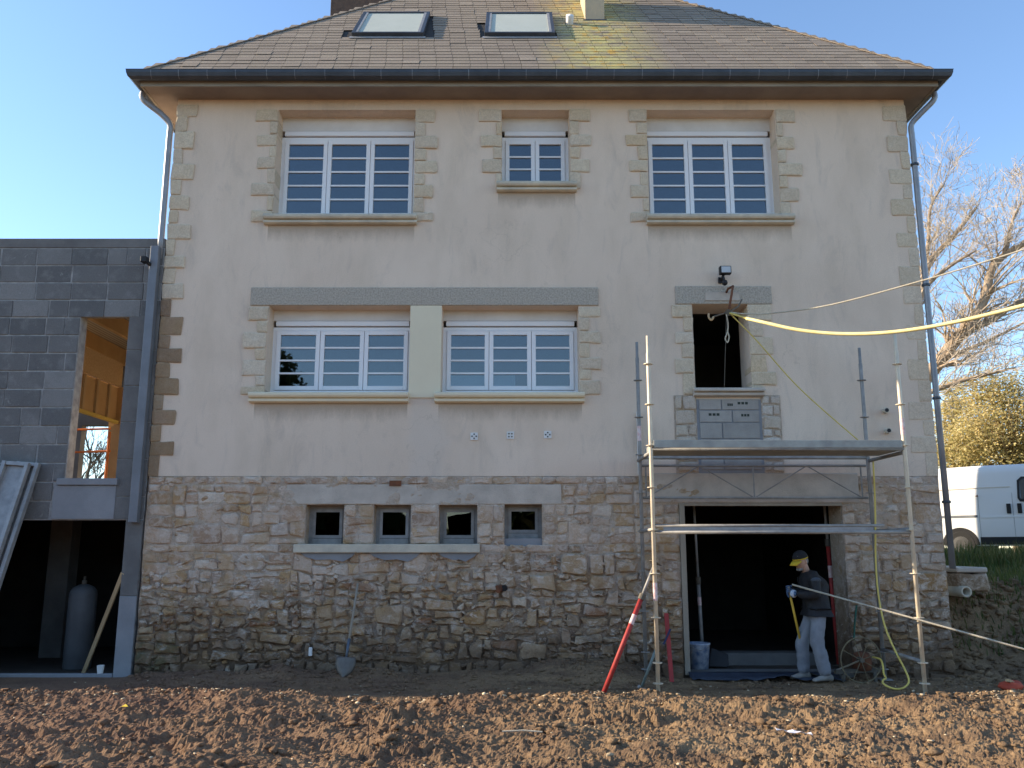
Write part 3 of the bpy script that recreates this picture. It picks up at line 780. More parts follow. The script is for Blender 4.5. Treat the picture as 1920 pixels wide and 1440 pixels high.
for r_ in range(5):
    cut = [2.53, 2.98 if r_ % 2 else 2.84, 3.35]
    for a, b in zip(cut[:-1], cut[1:]):
        MB().box(a + .008, b - .008, -.02, -.006, zz[r_] + .008, zz[r_ + 1] - .008).build('infill_block', INFILL, house, bevel=.004)
for (x, z, w) in ((2.66, 3.395, .16), (3.10, 3.385, .12), (3.06, 3.55, .15), (2.92, 3.53, .08)):
    for q in range(3):
        MB().box(x + q * w / 3, x + (q + .75) * w / 3, -.0215, -.0195, z - .022, z + .012).build('block_stamp', MARK, house)

# --- eave: soffit, fascia, gutter
OH = .36; OHR = .29
def frame_ring(x0, x1, y0, y1, inset_f, z0, z1):
    mb = MB()
    mb.box(x0, x1, y0, y0 + inset_f, z0, z1); mb.box(x0, x1, y1 - inset_f, y1, z0, z1)
    mb.box(x0, x0 + inset_f, y0 + inset_f + .001, y1 - inset_f - .001, z0, z1); mb.box(x1 - inset_f, x1, y0 + inset_f + .001, y1 - inset_f - .001, z0, z1)
    return mb
frame_ring(HX0 - OH, HX1 + OHR, -OH, HD + OH, .5, EZ + .002, EZ + .10).build('soffit', SOFFIT, house)
frame_ring(HX0 - OH - .03, HX1 + OHR + .03, -OH - .03, HD + OH + .03, .028, EZ - .012, EZ + .125).build('fascia', FASCIA, house)
gprof = [(d_ * .88, z_ * .72) for d_, z_ in [(0, .10), (-.012, .03), (-.05, .0), (-.10, -.0), (-.145, .04), (-.165, .11), (-.168, .16), (-.175, .165), (-.172, .172), (-.158, .17), (-.15, .11), (-.13, .05), (-.09, .015), (-.05, .015), (-.02, .05), (-.012, .10)]]
GZ0 = EZ + .045; GY0 = -OH - .032; GXA, GXB = HX0 - OH - .032, HX1 + OHR + .032
def gutter():
    mb = MB(); n = len(gprof); vs = []
    for (d, z) in gprof: vs.append((GXA + d, GY0 + d, GZ0 + z))          # mitre front left
    for (d, z) in gprof: vs.append((GXB - d, GY0 + d, GZ0 + z))
    for (d, z) in gprof: vs.append((GXB - d, HD + OH, GZ0 + z))
    for (d, z) in gprof: vs.append((GXA + d, HD + OH, GZ0 + z))
    fs = []
    for (a, b) in ((0, 1), (1, 2), (3, 0)):
        for k in range(n): fs.append((a * n + k, a * n + (k + 1) % n, b * n + (k + 1) % n, b * n + k))
    mb.add(vs, fs); return mb
gut = gutter().build('gutter', ZINC, house)
for i in range(28):
    x = GXA + .18 + i * (GXB - GXA - .3) / 27 + random.uniform(-.02, .02)
    k_ = lambda d_, z_: (GY0 + d_ * .88, GZ0 + z_ * .72)
    MB().add([(x + i_ * .010, *k_(d_, z_)) for (d_, z_) in ((-.103, -.004), (-.149, .036), (-.169, .11), (-.172, .158)) for i_ in ((0, 1))],
             [(0, 1, 3, 2), (2, 3, 5, 4), (4, 5, 7, 6)]).build('gutter_seam', SEAM, gut)

# --- roof
TAN = 1.065; RA = math.atan(TAN); RZ = EZ + .135
RX0, RX1, RY0, RY1 = HX0 - OH - .10, HX1 + OHR + .10, -OH - .10, HD + OH + .10
run = (RY1 - RY0) / 2; rz = RZ + run * TAN
cy = (RY0 + RY1) / 2
roof = MB()
rv = [(RX0, RY0, RZ), (RX1, RY0, RZ), (RX1, RY1, RZ), (RX0, RY1, RZ), (RX0 + run, cy, rz), (RX1 - run, cy, rz)]
roof.add(rv, [(0, 1, 5, 4), (1, 2, 5), (2, 3, 4, 5), (3, 0, 4), (3, 2, 1, 0)])
rf = roof.build('roof', SLATE_BASE, house)
expo = .158; sw_ = .245; thick = .004
cosA, sinA = math.cos(RA), math.sin(RA)
fr_n = Vector((0, -sinA, cosA))
nrow = int(4.9 / expo); slates = MB(); cnt = 0
SKY = []
for i, q in enumerate([((678, 32), (804, 32), (799, 72), (665, 72)), ((912, 33), (1035, 33), (1041, 72), (909, 72))]):
    def onroof(px, py):
        a = at(px, py, 0); o = Vector((0, -CD, CH)); dv = a - o
        P0 = Vector((0, RY0, RZ)); t = (P0 - o).dot(fr_n) / dv.dot(fr_n); return o + dv * t
    ps = [onroof(*p) for p in q]; SKY.append(ps)
sky_rect = [(min(p.x for p in ps) - .02, max(p.x for p in ps) + .02, (ps[3].y - RY0) / cosA - .02, (ps[0].y - RY0) / cosA + .02) for ps in SKY]
def slate_mesh(w, L, dx):
    mb = MB(); mb.box(0, w, 0, L, 0, thick); return mb
protos = []
for k in range(6):
    mb = MB(); w = sw_ - .006; L = expo * 1.35
    c = random.uniform(0, .012); e = random.uniform(-.006, .006)
    v = [(0, 0, 0), (w, e, 0), (w, L, 0), (0, L, 0)]
    vs = [(x, y * cosA, y * sinA) for (x, y, _) in v]
    lf = random.uniform(.010, .0115)
    vs = [(x, y - (lf if q < 2 else .002) * sinA, z + (lf if q < 2 else .002) * cosA) for q, (x, y, z) in enumerate(vs)]
    up = [(x, y - thick * sinA, z + thick * cosA) for (x, y, z) in vs]
    mb.add(vs + up, [(0, 1, 2, 3), (4, 5, 6, 7), (0, 1, 5, 4), (1, 2, 6, 5), (3, 0, 4, 7)])
    me_ = mb.mesh('slate'); me_.materials.append(SLATE); protos.append((me_, mb))
for r_ in range(nrow):
    s = r_ * expo - .03
    ext = s * cosA
    x = RX0 + max(0, ext) - random.uniform(0, .02) + (0 if r_ % 2 else -sw_ / 2)
    xend = RX1 - max(0, ext)
    while x < xend:
        lift = .004 + random.uniform(0, .001) + (.004 if random.random() < .03 else 0)
        py_ = RY0 + s * cosA - lift * sinA; pz_ = RZ + s * sinA + lift * cosA + .004
        w = min(sw_, xend - x + .05)
        xs_, xe_ = max(x, RX0 + max(0, ext) - .05), min(x + sw_, xend + .05)
        hidden = any(a < x + sw_ / 2 < b and c_ < s + expo / 2 < d_ for (a, b, c_, d_) in sky_rect)
        if xe_ - xs_ > .04 and not hidden:
            if cnt < 300 and xe_ - xs_ > sw_ - .01 and 0 < r_ < 11 and -3.9 + .0 < x < 6:
                o = bpy.data.objects.new('slate', random.choice(protos)[0]); C.objects.link(o)
                o.location = (xs_, py_, pz_); attach(o, rf); cnt += 1
            else:
                me_, mb = random.choice(protos); f = (xe_ - xs_) / sw_
                tl = random.uniform(-.003, .003)
                slates.add([(xs_ + v[0] * f, py_ + v[1], pz_ + v[2] + tl) for v in mb.v], mb.f)
        x += sw_
# left and right slopes, seen only as the hip edge: courses as long strips
for r_ in range(nrow + 4):
    s = r_ * expo; e = s * cosA
    for (sx_, xx) in ((1, RX0), (-1, RX1)):
        y0 = RY0 + e + .01; y1 = RY1 - e - .01; z = RZ + s * sinA + .02
        a = xx + sx_ * (e - .012); b = xx + sx_ * (e + expo * 1.3 * cosA - .012); z2 = z + expo * 1.3 * sinA
        slates.add([(a, y0, z), (a, y1, z), (b, y1 - .15, z2), (b, y0 + .15, z2), (a, y0, z + .008), (a, y1, z + .008), (b, y1 - .15, z2 + .008), (b, y0 + .15, z2 + .008)],
                   [(0, 1, 2, 3), (4, 5, 6, 7), (0, 1, 5, 4), (0, 3, 7, 4), (1, 2, 6, 5)])
tag(slates.build('slates', SLATE, rf), kind='stuff')
for (xx, sx_) in ((RX0, 1), (RX1, -1)):    # hip caps: short overlapping slate pieces
    for k in range(26):
        t0 = k * .16; t1 = t0 + .22
        a = Vector((xx + sx_ * t0, RY0 + t0, RZ + t0 * TAN + .018)); b = Vector((xx + sx_ * t1, RY0 + t1, RZ + t1 * TAN + .012))
        MB().bar(a, b, .09, .010).build('hip_slate', SLATE, rf)
# skylights
for ps in SKY:
    a, b, c_, d_ = [p + fr_n * .02 for p in ps]
    b = Vector((a.x + (b.x - a.x + c_.x - d_.x) / 2, b.y, b.z)); x0, x1 = d_.x, d_.x + (c_.x - d_.x)
    x0 = (a.x + d_.x) / 2; x1 = (b.x + c_.x) / 2
    s0 = Vector((0, d_.y, d_.z)); s1 = Vector((0, a.y, a.z)); ln = (s1 - s0).length
    def bx(mb, u0, u1, v0, v1, h0, h1):
        vs = []
        for h in (h0, h1):
            for v in (v0, v1):
                for u in (u0, u1):
                    q = s0 + (s1 - s0).normalized() * v + fr_n * h
                    vs.append((u, q.y, q.z))
        mb.add(vs, [(0, 2, 3, 1), (4, 5, 7, 6), (0, 1, 5, 4), (2, 6, 7, 3), (0, 4, 6, 2), (1, 3, 7, 5)]); return mb
    f = MB(); w = .055; H = .072
    bx(f, x0, x1, 0, w, 0, H); bx(f, x0, x1, ln - w, ln, 0, H); bx(f, x0, x0 + w, w, ln - w, 0, H); bx(f, x1 - w, x1, w, ln - w, 0, H)
    sk = f.build('skylight', ZINC, rf, bevel=.006)
    bx(MB(), x0 + w, x0 + w + .04, w, ln - w, .02, H - .004).build('skylight_rail', ALU, sk)
    bx(MB(), x1 - w - .04, x1 - w, w, ln - w, .02, H - .004).build('skylight_rail', ALU, sk)
    bx(MB(), x0 + w, x1 - w, w, ln - w, H - .045, H - .040).build('skylight_pane', GLASS_SKY, sk)
    bx(MB(), x0 + w + .04, x1 - w - .04, w, ln - w, H - .026, H - .020).build('outer_blind', BLIND, sk)
    bx(MB(), x0 - .03, x1 + .03, -.10, -.005, .004, .014).build('flashing', ALU, sk)
# chimneys
def on_roof_t(px, py): return onroof(px, py)
q = onroof(1097, 40); cx0 = q.x; cx1 = cx0 + .33; cy0 = q.y
ch = MB().box(cx0, cx1, cy0, cy0 + .85, q.z - .2, q.z + 3.2).build('chimney', CHIM, rf, bevel=.01)
bx_ = MB().box(cx0 - .03, cx1 + .03, cy0 - .03, cy0 + .03, q.z - .04, q.z + .02)
bx_.build('chimney_flashing', ZINC, ch)
MB().box(-3.62, -2.6, 3.9, 4.9, 11, 14.6).build('chimney', DARKBRICK, rf, bevel=.01)
q = onroof(1068, 47)
v = MB(); v.path([q - Vector((0, 0, .05)), q + Vector((0, -.02, .07)), q + Vector((0, -.09, .12))], [.06, .06, .065], 14); v.build('vent_pipe', WHITEP, rf, True)

# --- gutter downpipes
def pipe(name, pts, r, m, n=10):
    mb = MB(); mb.path(pts, r, n); return mb.build(name, m, house, True)
def curve(pts, k=6):
    P = [Vector(p) for p in pts]; out = []
    for i in range(len(P) - 1):
        a = P[max(i - 1, 0)]; b = P[i]; c = P[i + 1]; d = P[min(i + 2, len(P) - 1)]
        for j in range(k):
            t = j / k
            out.append(.5 * ((2 * b) + (c - a) * t + (2 * a - 5 * b + 4 * c - d) * t * t + (3 * b - a - 3 * c + d) * t ** 3))
    out.append(P[-1]); return out
gl_ = Vector((GXA - .06, -.12, GZ0 + .02)); pl = HX0 - .085
pipe('downpipe', curve([gl_, gl_ + Vector((0, 0, -.13)), (pl - .12, -.06, EZ - .26), (pl, -.02, EZ - .40), (pl, 0, EZ - .55)]) + [Vector((pl, .0, 5.9)), Vector((pl, .0, 5.6))], .045, ZINC_LT)
gr_ = Vector((GXB + .06, -.12, GZ0 + .02)); pr_ = HX1 + .075
pipe('downpipe', curve([gr_, gr_ + Vector((0, 0, -.13)), (pr_ + .12, -.06, EZ - .26), (pr_, -.02, EZ - .40), (pr_, 0, EZ - .55)]) + [Vector((pr_, .0, 4)), Vector((pr_, .0, 1.35))], .04, ZINC_LT)
for z in (7.0, 5.2, 3.6, 2.2):
    MB().lathe([(.05, 0), (.056, .005), (.056, .03), (.05, .035)], (pr_, 0, z), 12).build('pipe_collar', ZINC, house)

# --- garage jamb timber, threshold
MB().box(2.215, 2.285, -.03, .05, .02, 2.19).build('door_jamb', WOOD_GREY, house, bevel=.005)
MB().box(2.215, 4.375, -.02, .06, 2.165, 2.204).build('door_head', WOOD_GREY, house, bevel=.004)
MB().box(2.29, 4.37, -.06, .30, -.1, .055).build('threshold', CONC_DK, house, bevel=.015)
MB().box(2.6, 4.2, .75, 1.05, .0, .20).build('step', CONC_DK, house, bevel=.02)

# --- small fittings on the facade
for i, px in enumerate((889, 957, 1027)):
    p = at(px, (818, 816, 815)[i], -.012)
    t_ = thing('survey_target', (p.x, 0, p.z), ('leftmost', 'middle', 'rightmost')[i] + ' of three small white square targets with four dark dots on the facade', 'target', 'survey targets on the facade')
    MB().box(p.x - .05, p.x + .05, -.014, -.001, p.z - .05, p.z + .05).build('plate', WHITEP, t_)
    for k in range(4):
        a = math.pi / 4 + k * math.pi / 2 if i != 0 else k * math.pi / 2
        a = math.pi / 4 + k * math.pi / 2 if i == 1 else k * math.pi / 2 + (0 if i == 0 else .0)
        u, w = math.cos(a) * .028, math.sin(a) * .028
        MB().box(p.x + u - .009, p.x + u + .009, -.018, -.0142, p.z + w - .009, p.z + w + .009).build('dot', MARK, t_)
p0 = at(1197, 772, -.03); p1 = at(1197, 890, -.03)
tag(MB().box(p0.x - .028, p0.x + .028, -.055, -.002, p1.z, p0.z).build('conduit', WHITEP, None, bevel=.006), 'short white vertical plastic conduit on the wall behind the scaffold', 'conduit')
for i, (px, py) in enumerate(((1660, 770), (1664, 808))):
    p = at(px, py, -.05)
    t_ = thing('pipe_stub', (p.x, 0, p.z), ('upper' if i == 0 else 'lower') + ' of two small grey pipe stubs poking out of the render by the right quoins', 'pipe', 'pipe stubs in the wall')
    mb = MB(); mb.path([(p.x + .012, .0, p.z), (p.x, -.10, p.z)], .036, 12); mb.build('sleeve', SILL_OLD, t_)
    mb = MB(); mb.path([(p.x, -.098, p.z), (p.x, -.104, p.z)], .026, 12); mb.build('bore', BLACKP, t_)  # black end disc stands for the unlit hollow of the solid sleeve
# floodlight
p = at(1359, 508, -.16)
fl = thing('floodlight', (p.x, 0, p.z), 'small floodlight with motion sensor on the wall above the doorway lintel', 'lamp')
MB().box(p.x - .075, p.x + .085, -.20, -.11, p.z - .05, p.z + .065).build('housing', BLACKP, fl, bevel=.012)
MB().box(p.x - .055, p.x + .07, -.208, -.2005, p.z - .035, p.z + .05).build('lens', mat('lamp_lens', (.5, .54, .56), None, 4, .15), fl)
m_ = MB(); m_.tube((p.x - .02, -.0, p.z - .09), (p.x - .02, -.15, p.z - .06), .018); m_.tube((p.x - .02, -.13, p.z - .06), (p.x - .01, -.14, p.z - .13), .016); m_.box(p.x - .06, p.x + .03, -.03, -.001, p.z - .13, p.z - .05); m_.build('bracket', BLACKP, fl)
m_ = MB(); m_.lathe([(.012, -.04), (.034, -.025), (.04, 0), (.03, .03), (.01, .04)], (p.x - .005, -.15, p.z - .165), 14); m_.build('sensor', BLACKP, fl, True)
# hoist bracket with hook
p = at(1362, 548, -.03); tip = at(1366, 586, -.62)
hb = thing('hoist_bracket', (p.x, 0, p.z), 'rusty iron hoist bracket with hook fixed to the doorway lintel', 'bracket')
m_ = MB(); m_.path([(p.x, -.03, p.z), (p.x, -.12, p.z + .02), (p.x + .01, -.35, p.z - .01), tip], .016, 8); m_.build('arm', RUST, hb, True)
m_ = MB(); m_.path([tip, at(1350, 590, -.60), at(1338, 594, -.58)], .011, 8); m_.build('rod', IRON, hb)
m_ = MB(); m_.path(curve([at(1338, 594, -.58), at(1334, 600, -.58), at(1329, 595, -.58), at(1329, 588, -.58)], 5), .014, 8); m_.build('hook', WOOD, hb, True)
m_ = MB(); m_.path([tip, at(1384, 575, -.45), at(1391, 562, -.1)], .010, 8); m_.build('stay', IRON, hb)
m_ = MB(); m_.path([at(1366, 586, -.66), at(1366, 586, -.56)], .045, 14); m_.build('pulley', IRON, hb)
# ropes and hoses from the hoist
HO = at(1368, 587, -.64)
def rope(name, pts, r, m, label, cat, n=8, k=8):
    mb = MB(); mb.path(curve(pts, k), r, n); o = mb.build(name, m, None, True, org=tuple(pts[0])); return tag(o, label, cat)
rope('hose', [at(1400, 597, -1.32), at(1430, 604, -1.5), at(1500, 619, -1.8), at(1580, 626, -2.1), at(1680, 622, -2.5), at(1800, 602, -2.95), at(1960, 562, -3.5), at(2100, 520, -4.0)], .021, YELLOW, 'thick bright yellow hose sagging from the hoist out past the right corner', 'hose', 12)
rope('lashing', [HO, at(1385, 592, -1.0), at(1401, 597.5, -1.34)], .014, YROPE, 'short yellow lashing tying the thick hose to the hoist', 'rope')
rope('rope', [at(1370, 586, -.66), at(1404, 589, -.9), at(1450, 587, -1.1), at(1560, 571, -1.6), at(1740, 523, -2.3), at(1900, 474, -2.9), at(2080, 415, -3.5)], .009, ROPE, 'thin pale rope rising from the hoist to the upper right', 'rope')
rope('rope', [HO, at(1420, 640, -.68), at(1500, 729, -.75), at(1612, 828, -.85)], .008, YROPE, 'thin yellow rope slanting from the hoist down to the scaffold deck', 'rope')
rope('rope', [at(1362, 590, -.64), at(1365, 608, -.64), at(1364, 622, -.64), at(1360, 635, -.64), at(1364, 642, -.64), at(1367, 632, -.64), at(1364, 622, -.645)], .009, ROPE, 'short pale rope end with a loop hanging in the dark doorway', 'rope')
rope('cord', [at(1362, 595, -.64), at(1360, 660, -.64), at(1358, 727, -.60)], .004, IRON, 'thin dark cord hanging straight down in the dark doorway', 'cord', 5)

# ------------------------------------------------------------------ annex
AX0, AX1, AD, AT = -17.0, HX0 - .02, 6.4, 5.90  # left run out of view lengthened to cast the shadow along the ground
annex = thing('annex', (AX1, 0, 0), 'unfinished grey concrete block annex with tall window opening and dark ground-floor opening', 'building')
AW = (-5.97, -5.295, 2.53, 4.79); AO = (-7.4, -5.11, -.3, 1.98)
aw = wall_holes(AX0, AX1, -.3, 5.76, [AW, AO], .0, .19)
awo = aw.build('block_wall', BMORTAR, annex)
MB().box(AX0, AX1, -.012, .20, 5.762, AT).build('ring_beam', CONC_DK, annex, bevel=.008)
z = 5.755; r_ = 0
random.seed(5)
while z > 2.0:
    h = .252; z0 = z - h
    x = -5.30 if r_ % 2 else -5.30
    xr = AX1 - .0
    x = AX1 + (0 if r_ % 2 else .25)
    while x > -7.6:
        w = .50 if random.random() < .86 else .27
        a, b = x - w, min(x, AX1 - .002); zl = max(z0, 1.985)
        segs = [(a, b)]
        if AW[2] - .02 < (z0 + z) / 2 < AW[3]:
            segs = []
            if a < AW[0]: segs.append((a, min(b, AW[0])))
            # right of the window is a poured column
        elif (z0 + z) / 2 < AW[2]:
            segs = [(a, min(b, AW[0] - .14))]
        for (c, d) in segs:
            if d - c > .06:
                g = .009; gv = random.uniform(.006, .013)
                MB().box(c + g * random.uniform(.4, 1.6), d - g * random.uniform(.4, 1.6), -.006 - random.random() * .010, .004, zl + gv, z - g).build('concrete_block', BLOCK, annex, bevel=.006)
        x -= w
    z = z0; r_ += 1
zc = 4.785
while zc > 1.99:                             # poured right-hand column in lifts
    z0 = max(zc - .50, 1.985)
    MB().box(AW[1] + .001, AX1 - .003, -.012, -.001, z0 + .006, zc - .004).build('column_block', CONC_DK, annex, bevel=.005)
    zc = z0
MB().box(-6.06, -5.25, -.05, .20, 2.44, 2.528).build('window_sill', CONC_LT, annex, bevel=.006)
MB().box(-6.10, -5.27, -.02, -.002, 1.99, 2.435).build('fresh_render', CONC_LT, annex, bevel=.006)
MB().box(-5.108, AX1 - .001, -.02, .19, -.3, 1.0).build('pillar', CONC_LT, annex, bevel=.008)
MB().box(-5.106, AX1 - .001, -.016, .19, 1.003, 1.98).build('pillar', CONC_DK, annex, bevel=.008)
for y0_, y1_, x0_, x1_, z0_, z1_ in ((AD - .2, AD, -17, -8.95, -.2, 5.7), (AD - .2, AD, -7.75, AX1, -.2, 5.7), (AD - .2, AD, -8.95, -7.75, -.2, 2.42), (AD - .2, AD, -8.95, -7.75, 4.12, 5.7), (.195, AD - .21, -10.2, -10.0, -.2, 2.1)):
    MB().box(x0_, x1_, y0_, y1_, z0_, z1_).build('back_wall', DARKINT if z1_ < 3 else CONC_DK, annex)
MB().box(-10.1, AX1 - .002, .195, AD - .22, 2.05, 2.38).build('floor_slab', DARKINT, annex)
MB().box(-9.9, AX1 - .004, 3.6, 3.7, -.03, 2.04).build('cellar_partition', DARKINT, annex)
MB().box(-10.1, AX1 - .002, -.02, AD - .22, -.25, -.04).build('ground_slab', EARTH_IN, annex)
MB().box(-10.1, -5.115, -.03, .06, -.1, .035).build('doorstep', CONC_LT, annex, bevel=.01)
MB().box(-9.2, AX1 - .002, .195, AD - .22, 5.50, 5.56).build('roof_sheet', m_corrug(), annex)  # stops short out of view so sun gets in to the timber
for i, x in enumerate((-6.72, -7.75, -8.6)):
    MB().box(x - .04, x + .04, .2, AD - .23, 5.20 - .08 * 0, 5.495).build('rafter', WOOD_OR, annex)
# timber partition inside, seen through the opening
a = at(145, 645, 2.2); b = at(145, 690, 2.2)
MB().box(a.x - .05, a.x, 1.2, 3.9, b.z, a.z + .02).build('edge_beam', OSB, annex)
c_ = at(140, 760, 2.2)
MB().box(a.x - .10, a.x - .06, 1.2, 3.9, c_.z, b.z - .005).build('partition_panel', WOOD_OR, annex)
for y in (1.6, 2.15, 2.6, 3.05, 3.5):
    MB().box(a.x - .058, a.x - .02, y, y + .06, c_.z, b.z - .006).build('stud', WOOD, annex)
MB().box(a.x - .06, a.x + .0, 1.2, 3.9, c_.z - .06, c_.z - .002).build('bottom_rail', YROPE, annex)
p = at(203, 800, 3.9); q = at(226, 800, 3.9)
MB().box(p.x, q.x + .02, 3.9, 3.98, 2.4, b.z).build('timber_post', WOOD_OR, annex)
MB().box(q.x + .03, q.x + .5, 4.2, 4.25, 2.4, 5.3).build('inner_board', WOOD_OR, annex)
# orange guard rail inside
gr = thing('guard_rail', (at(150, 890, 3.2).x, 3.2, 2.39), 'orange tubular guard rail seen through the annex window opening', 'railing')
for px in (140, 205):
    t = at(px, 805 if px == 140 else 815, 3.2); m_ = MB(); m_.tube((t.x, 3.2, 2.385), (t.x, 3.2, t.z + (.05 if px == 205 else .02)), .024); m_.build('post', ORANGE, gr)
for py in (806, 848):
    t0 = at(138, py, 3.2); t1 = at(207, py, 3.2); m_ = MB(); m_.tube((t0.x, 3.2, t0.z), (t1.x, 3.2, t1.z + .02), .018); m_.build('rail', ORANGE, gr)
# zinc box gutter drop beside the house
p0 = at(298, 470, -.06); p1 = at(262, 980, -.06)
m_ = MB(); m_.box(-5.03, -4.915, -.13, -.025, p1.z, 5.75)
dp = tag(m_.build('square_downpipe', mat('grey_steel_channel', (.20, .21, .23), (.16, .17, .185), 3, .5, metal=.3), None, bevel=.008), 'square grey steel downpipe channel in the joint between annex and house', 'downpipe')
# black lamp on the annex wall
p = at(272, 490, -.2)
lm = thing('security_lamp', (p.x, -.02, p.z), 'small black security lamp sticking out of the block wall by the downpipe', 'lamp')
MB().box(p.x - .05, p.x + .03, -.25, -.14, p.z - .02, p.z + .065).build('housing', BLACKP, lm, bevel=.01)
m_ = MB(); m_.tube((p.x + .02, -.16, p.z - .0), (p.x + .09, -.013, p.z - .09), .025); m_.build('arm', BLACKP, lm)
MB().box(p.x + .04, p.x + .14, -.04, -.017, p.z - .15, p.z - .03).build('base', BLACKP, lm)
# leaning scaffold trays
def tray(dx, dtop, name_label, w=.36, sx=0):
    top = at(35 + dx, 868, -.10) + Vector((0, dtop, 0)); bot = at(-107 + dx, 1296, -.78) + Vector((0, dtop, 0)); bot.z = .0
    ax = (top - bot).normalized(); side = Vector((1, 0, 0)) - ax * ax.x; side.normalize(); nrm = side.cross(ax)
    if nrm.y > 0: nrm = -nrm
    t_ = thing('scaffold_board', tuple(bot), name_label, 'scaffold board', 'scaffold boards leaning on the annex')
    L = (top - bot).length
    def bb(u0, u1, v0, v1, h0, h1, nm, m, par=t_):
        vs = [bot + side * u + ax * v + nrm * h for h in (h0, h1) for v in (v0, v1) for u in (u0, u1)]
        mb = MB(); mb.add(vs, [(0, 2, 3, 1), (4, 5, 7, 6), (0, 1, 5, 4), (2, 6, 7, 3), (0, 4, 6, 2), (1, 3, 7, 5)]); return mb.build(nm, m, par)
    bb(-w / 2 + .05, w / 2 - .05, .05, L - .05, -.01, .0, 'panel', ALU)
    bb(-w / 2, -w / 2 + .048, 0, L, -.012, .06, 'side_rail', ALU); bb(w / 2 - .048, w / 2, 0, L, -.012, .06, 'side_rail', ALU)
    bb(-w / 2 + .05, w / 2 - .05, L - .048, L, -.012, .05, 'end_rail', ALU); bb(-w / 2 + .05, w / 2 - .05, 0, .048, -.012, .05, 'end_rail', ALU)
    for v in (.8, 1.6, 2.4):
        if v < L - .2: bb(-w / 2 + .05, w / 2 - .05, v, v + .04, -.05, -.011, 'cross_rib', ALU)
tray(0, -.02, 'grey metal scaffold board leaning against the annex, whole top end in view')
tray(-57, -.06, 'leftmost grey metal scaffold board leaning on the annex, mostly out of frame')
tray(17, .055, 'grey metal scaffold board showing only its edge behind the others on the annex', .30)
# pressure tank, plank and cup in the dark opening
p = at(143, 1262, 1.0)
tk = thing('tank', (p.x, 1.0, -.04), 'tall grey steel cylinder tank standing in the dark annex opening', 'tank')
m_ = MB(); m_.lathe([(.17, 0), (.185, .02), (.185, 1.0), (.175, 1.06), (.14, 1.11), (.07, 1.145), (.04, 1.15)], (p.x, 1.0, -.04), 24); m_.build('body', mat('grey_tank', (.13, .14, .15), (.10, .105, .11), 3, .5), tk, True)
m_ = MB(); m_.lathe([(.035, 1.15), (.035, 1.20), (.018, 1.21), (.018, 1.26)], (p.x, 1.0, -.04), 10); m_.build('valve', IRON, tk)
a = at(230, 1076, -.0); b = at(157, 1258, .55); b.z = -.035
tag(MB().bar(b, a + (a - b) * .01, .05, .03, (0, 1, 0)).build('plank', WOOD, None), 'pale wooden batten leaning in the annex opening against the concrete pillar', 'plank')
p = at(92, 1230, 2.2)
tag(MB().box(p.x - .17, p.x + .17, 2.2, 2.5, -.04, 2.04).build('concrete_post', CONC_DK, None, bevel=.01), 'square concrete post standing inside the dark annex opening', 'post')
p = at(185, 1285, .0)
m_ = MB(); m_.lathe([(.035, 0), (.045, .1), (.04, .1), (.03, .01)], (p.x, .01, .036), 14); tag(m_.build('plastic_cup', WHITEP, None), 'small pale cup on the doorstep of the annex opening', 'cup')

# ------------------------------------------------------------------ scaffold
SXL, SXR, SYF, SYB = 1.66, 4.69, -1.28, -.25
sc = thing('scaffold', ((SXL + SXR) / 2, -.75, 0), 'galvanised tube scaffold bay with deck and guard beams in front of the garage opening', 'scaffold')
def standard(x, y, zt, m, zb=None):
    zb = gz(x, y) if zb is None else zb
    mb = MB(); mb.path([(x, y, zb + .02), (x, y, zt - .22), (x, y, zt - .21), (x, y, zt)], [.0245, .0245, .019, .019], 12)
    st = mb.build('standard', m, sc, True)
    z = .33
    while z < zt - .1:
        mb = MB(); mb.lathe([(.026, -.004), (.058, -.004), (.058, .004), (.026, .004)], (x, y, z), 14); mb.build('rosette', m, st); z += .498
    mb = MB(); mb.box(x - .075, x + .075, y - .075, y + .075, zb - .005, zb + .008); mb.build('base_plate', m, st); mb = MB(); mb.lathe([(.06, .12), (.06, .128), (.02, .128)], (x, y, zb), 10); mb.build('jack_nut', m, st)
standard(SXL, SYF, 4.17, GALV); standard(SXR, SYF, 4.20, GALV); standard(SXL + .02, SYB, 4.34, GALV_OLD, -.0); standard(SXR - .02, SYB, 4.26, GALV_OLD, .0)
DZ = 2.82
dk = MB(); dk.box(SXL + .03, SXR - .03, SYF + .02, SYF + .34, DZ - .055, DZ + .035); dk.build('deck', DECK, sc, bevel=.006)
MB().box(SXL + .03, SXR - .03, SYF + .345, SYF + .665, DZ - .055, DZ + .035).build('deck', DECK, sc, bevel=.006)
MB().box(SXL + .03, SXR - .03, SYF - .034, SYF + .015, DZ - .030, DZ + .062).build('deck_edge', DECK, sc, bevel=.004)
for y in (SYF, SYB):
    m_ = MB(); m_.tube((SXL, y, DZ - .04), (SXR, y, DZ - .04), .022); m_.build('ledger', GALV_OLD, sc, True)
for x in (SXL, SXR):
    for z in (DZ - .078, 1.83):
        m_ = MB(); m_.tube((x, SYF, z), (x, SYB, z), .024); m_.build('transom', GALV_OLD, sc, True)
m_ = MB(); m_.tube((SXR, SYF, .34), (SXR - .02, SYB, .36), .022); m_.build('transom', GALV_OLD, sc, True)
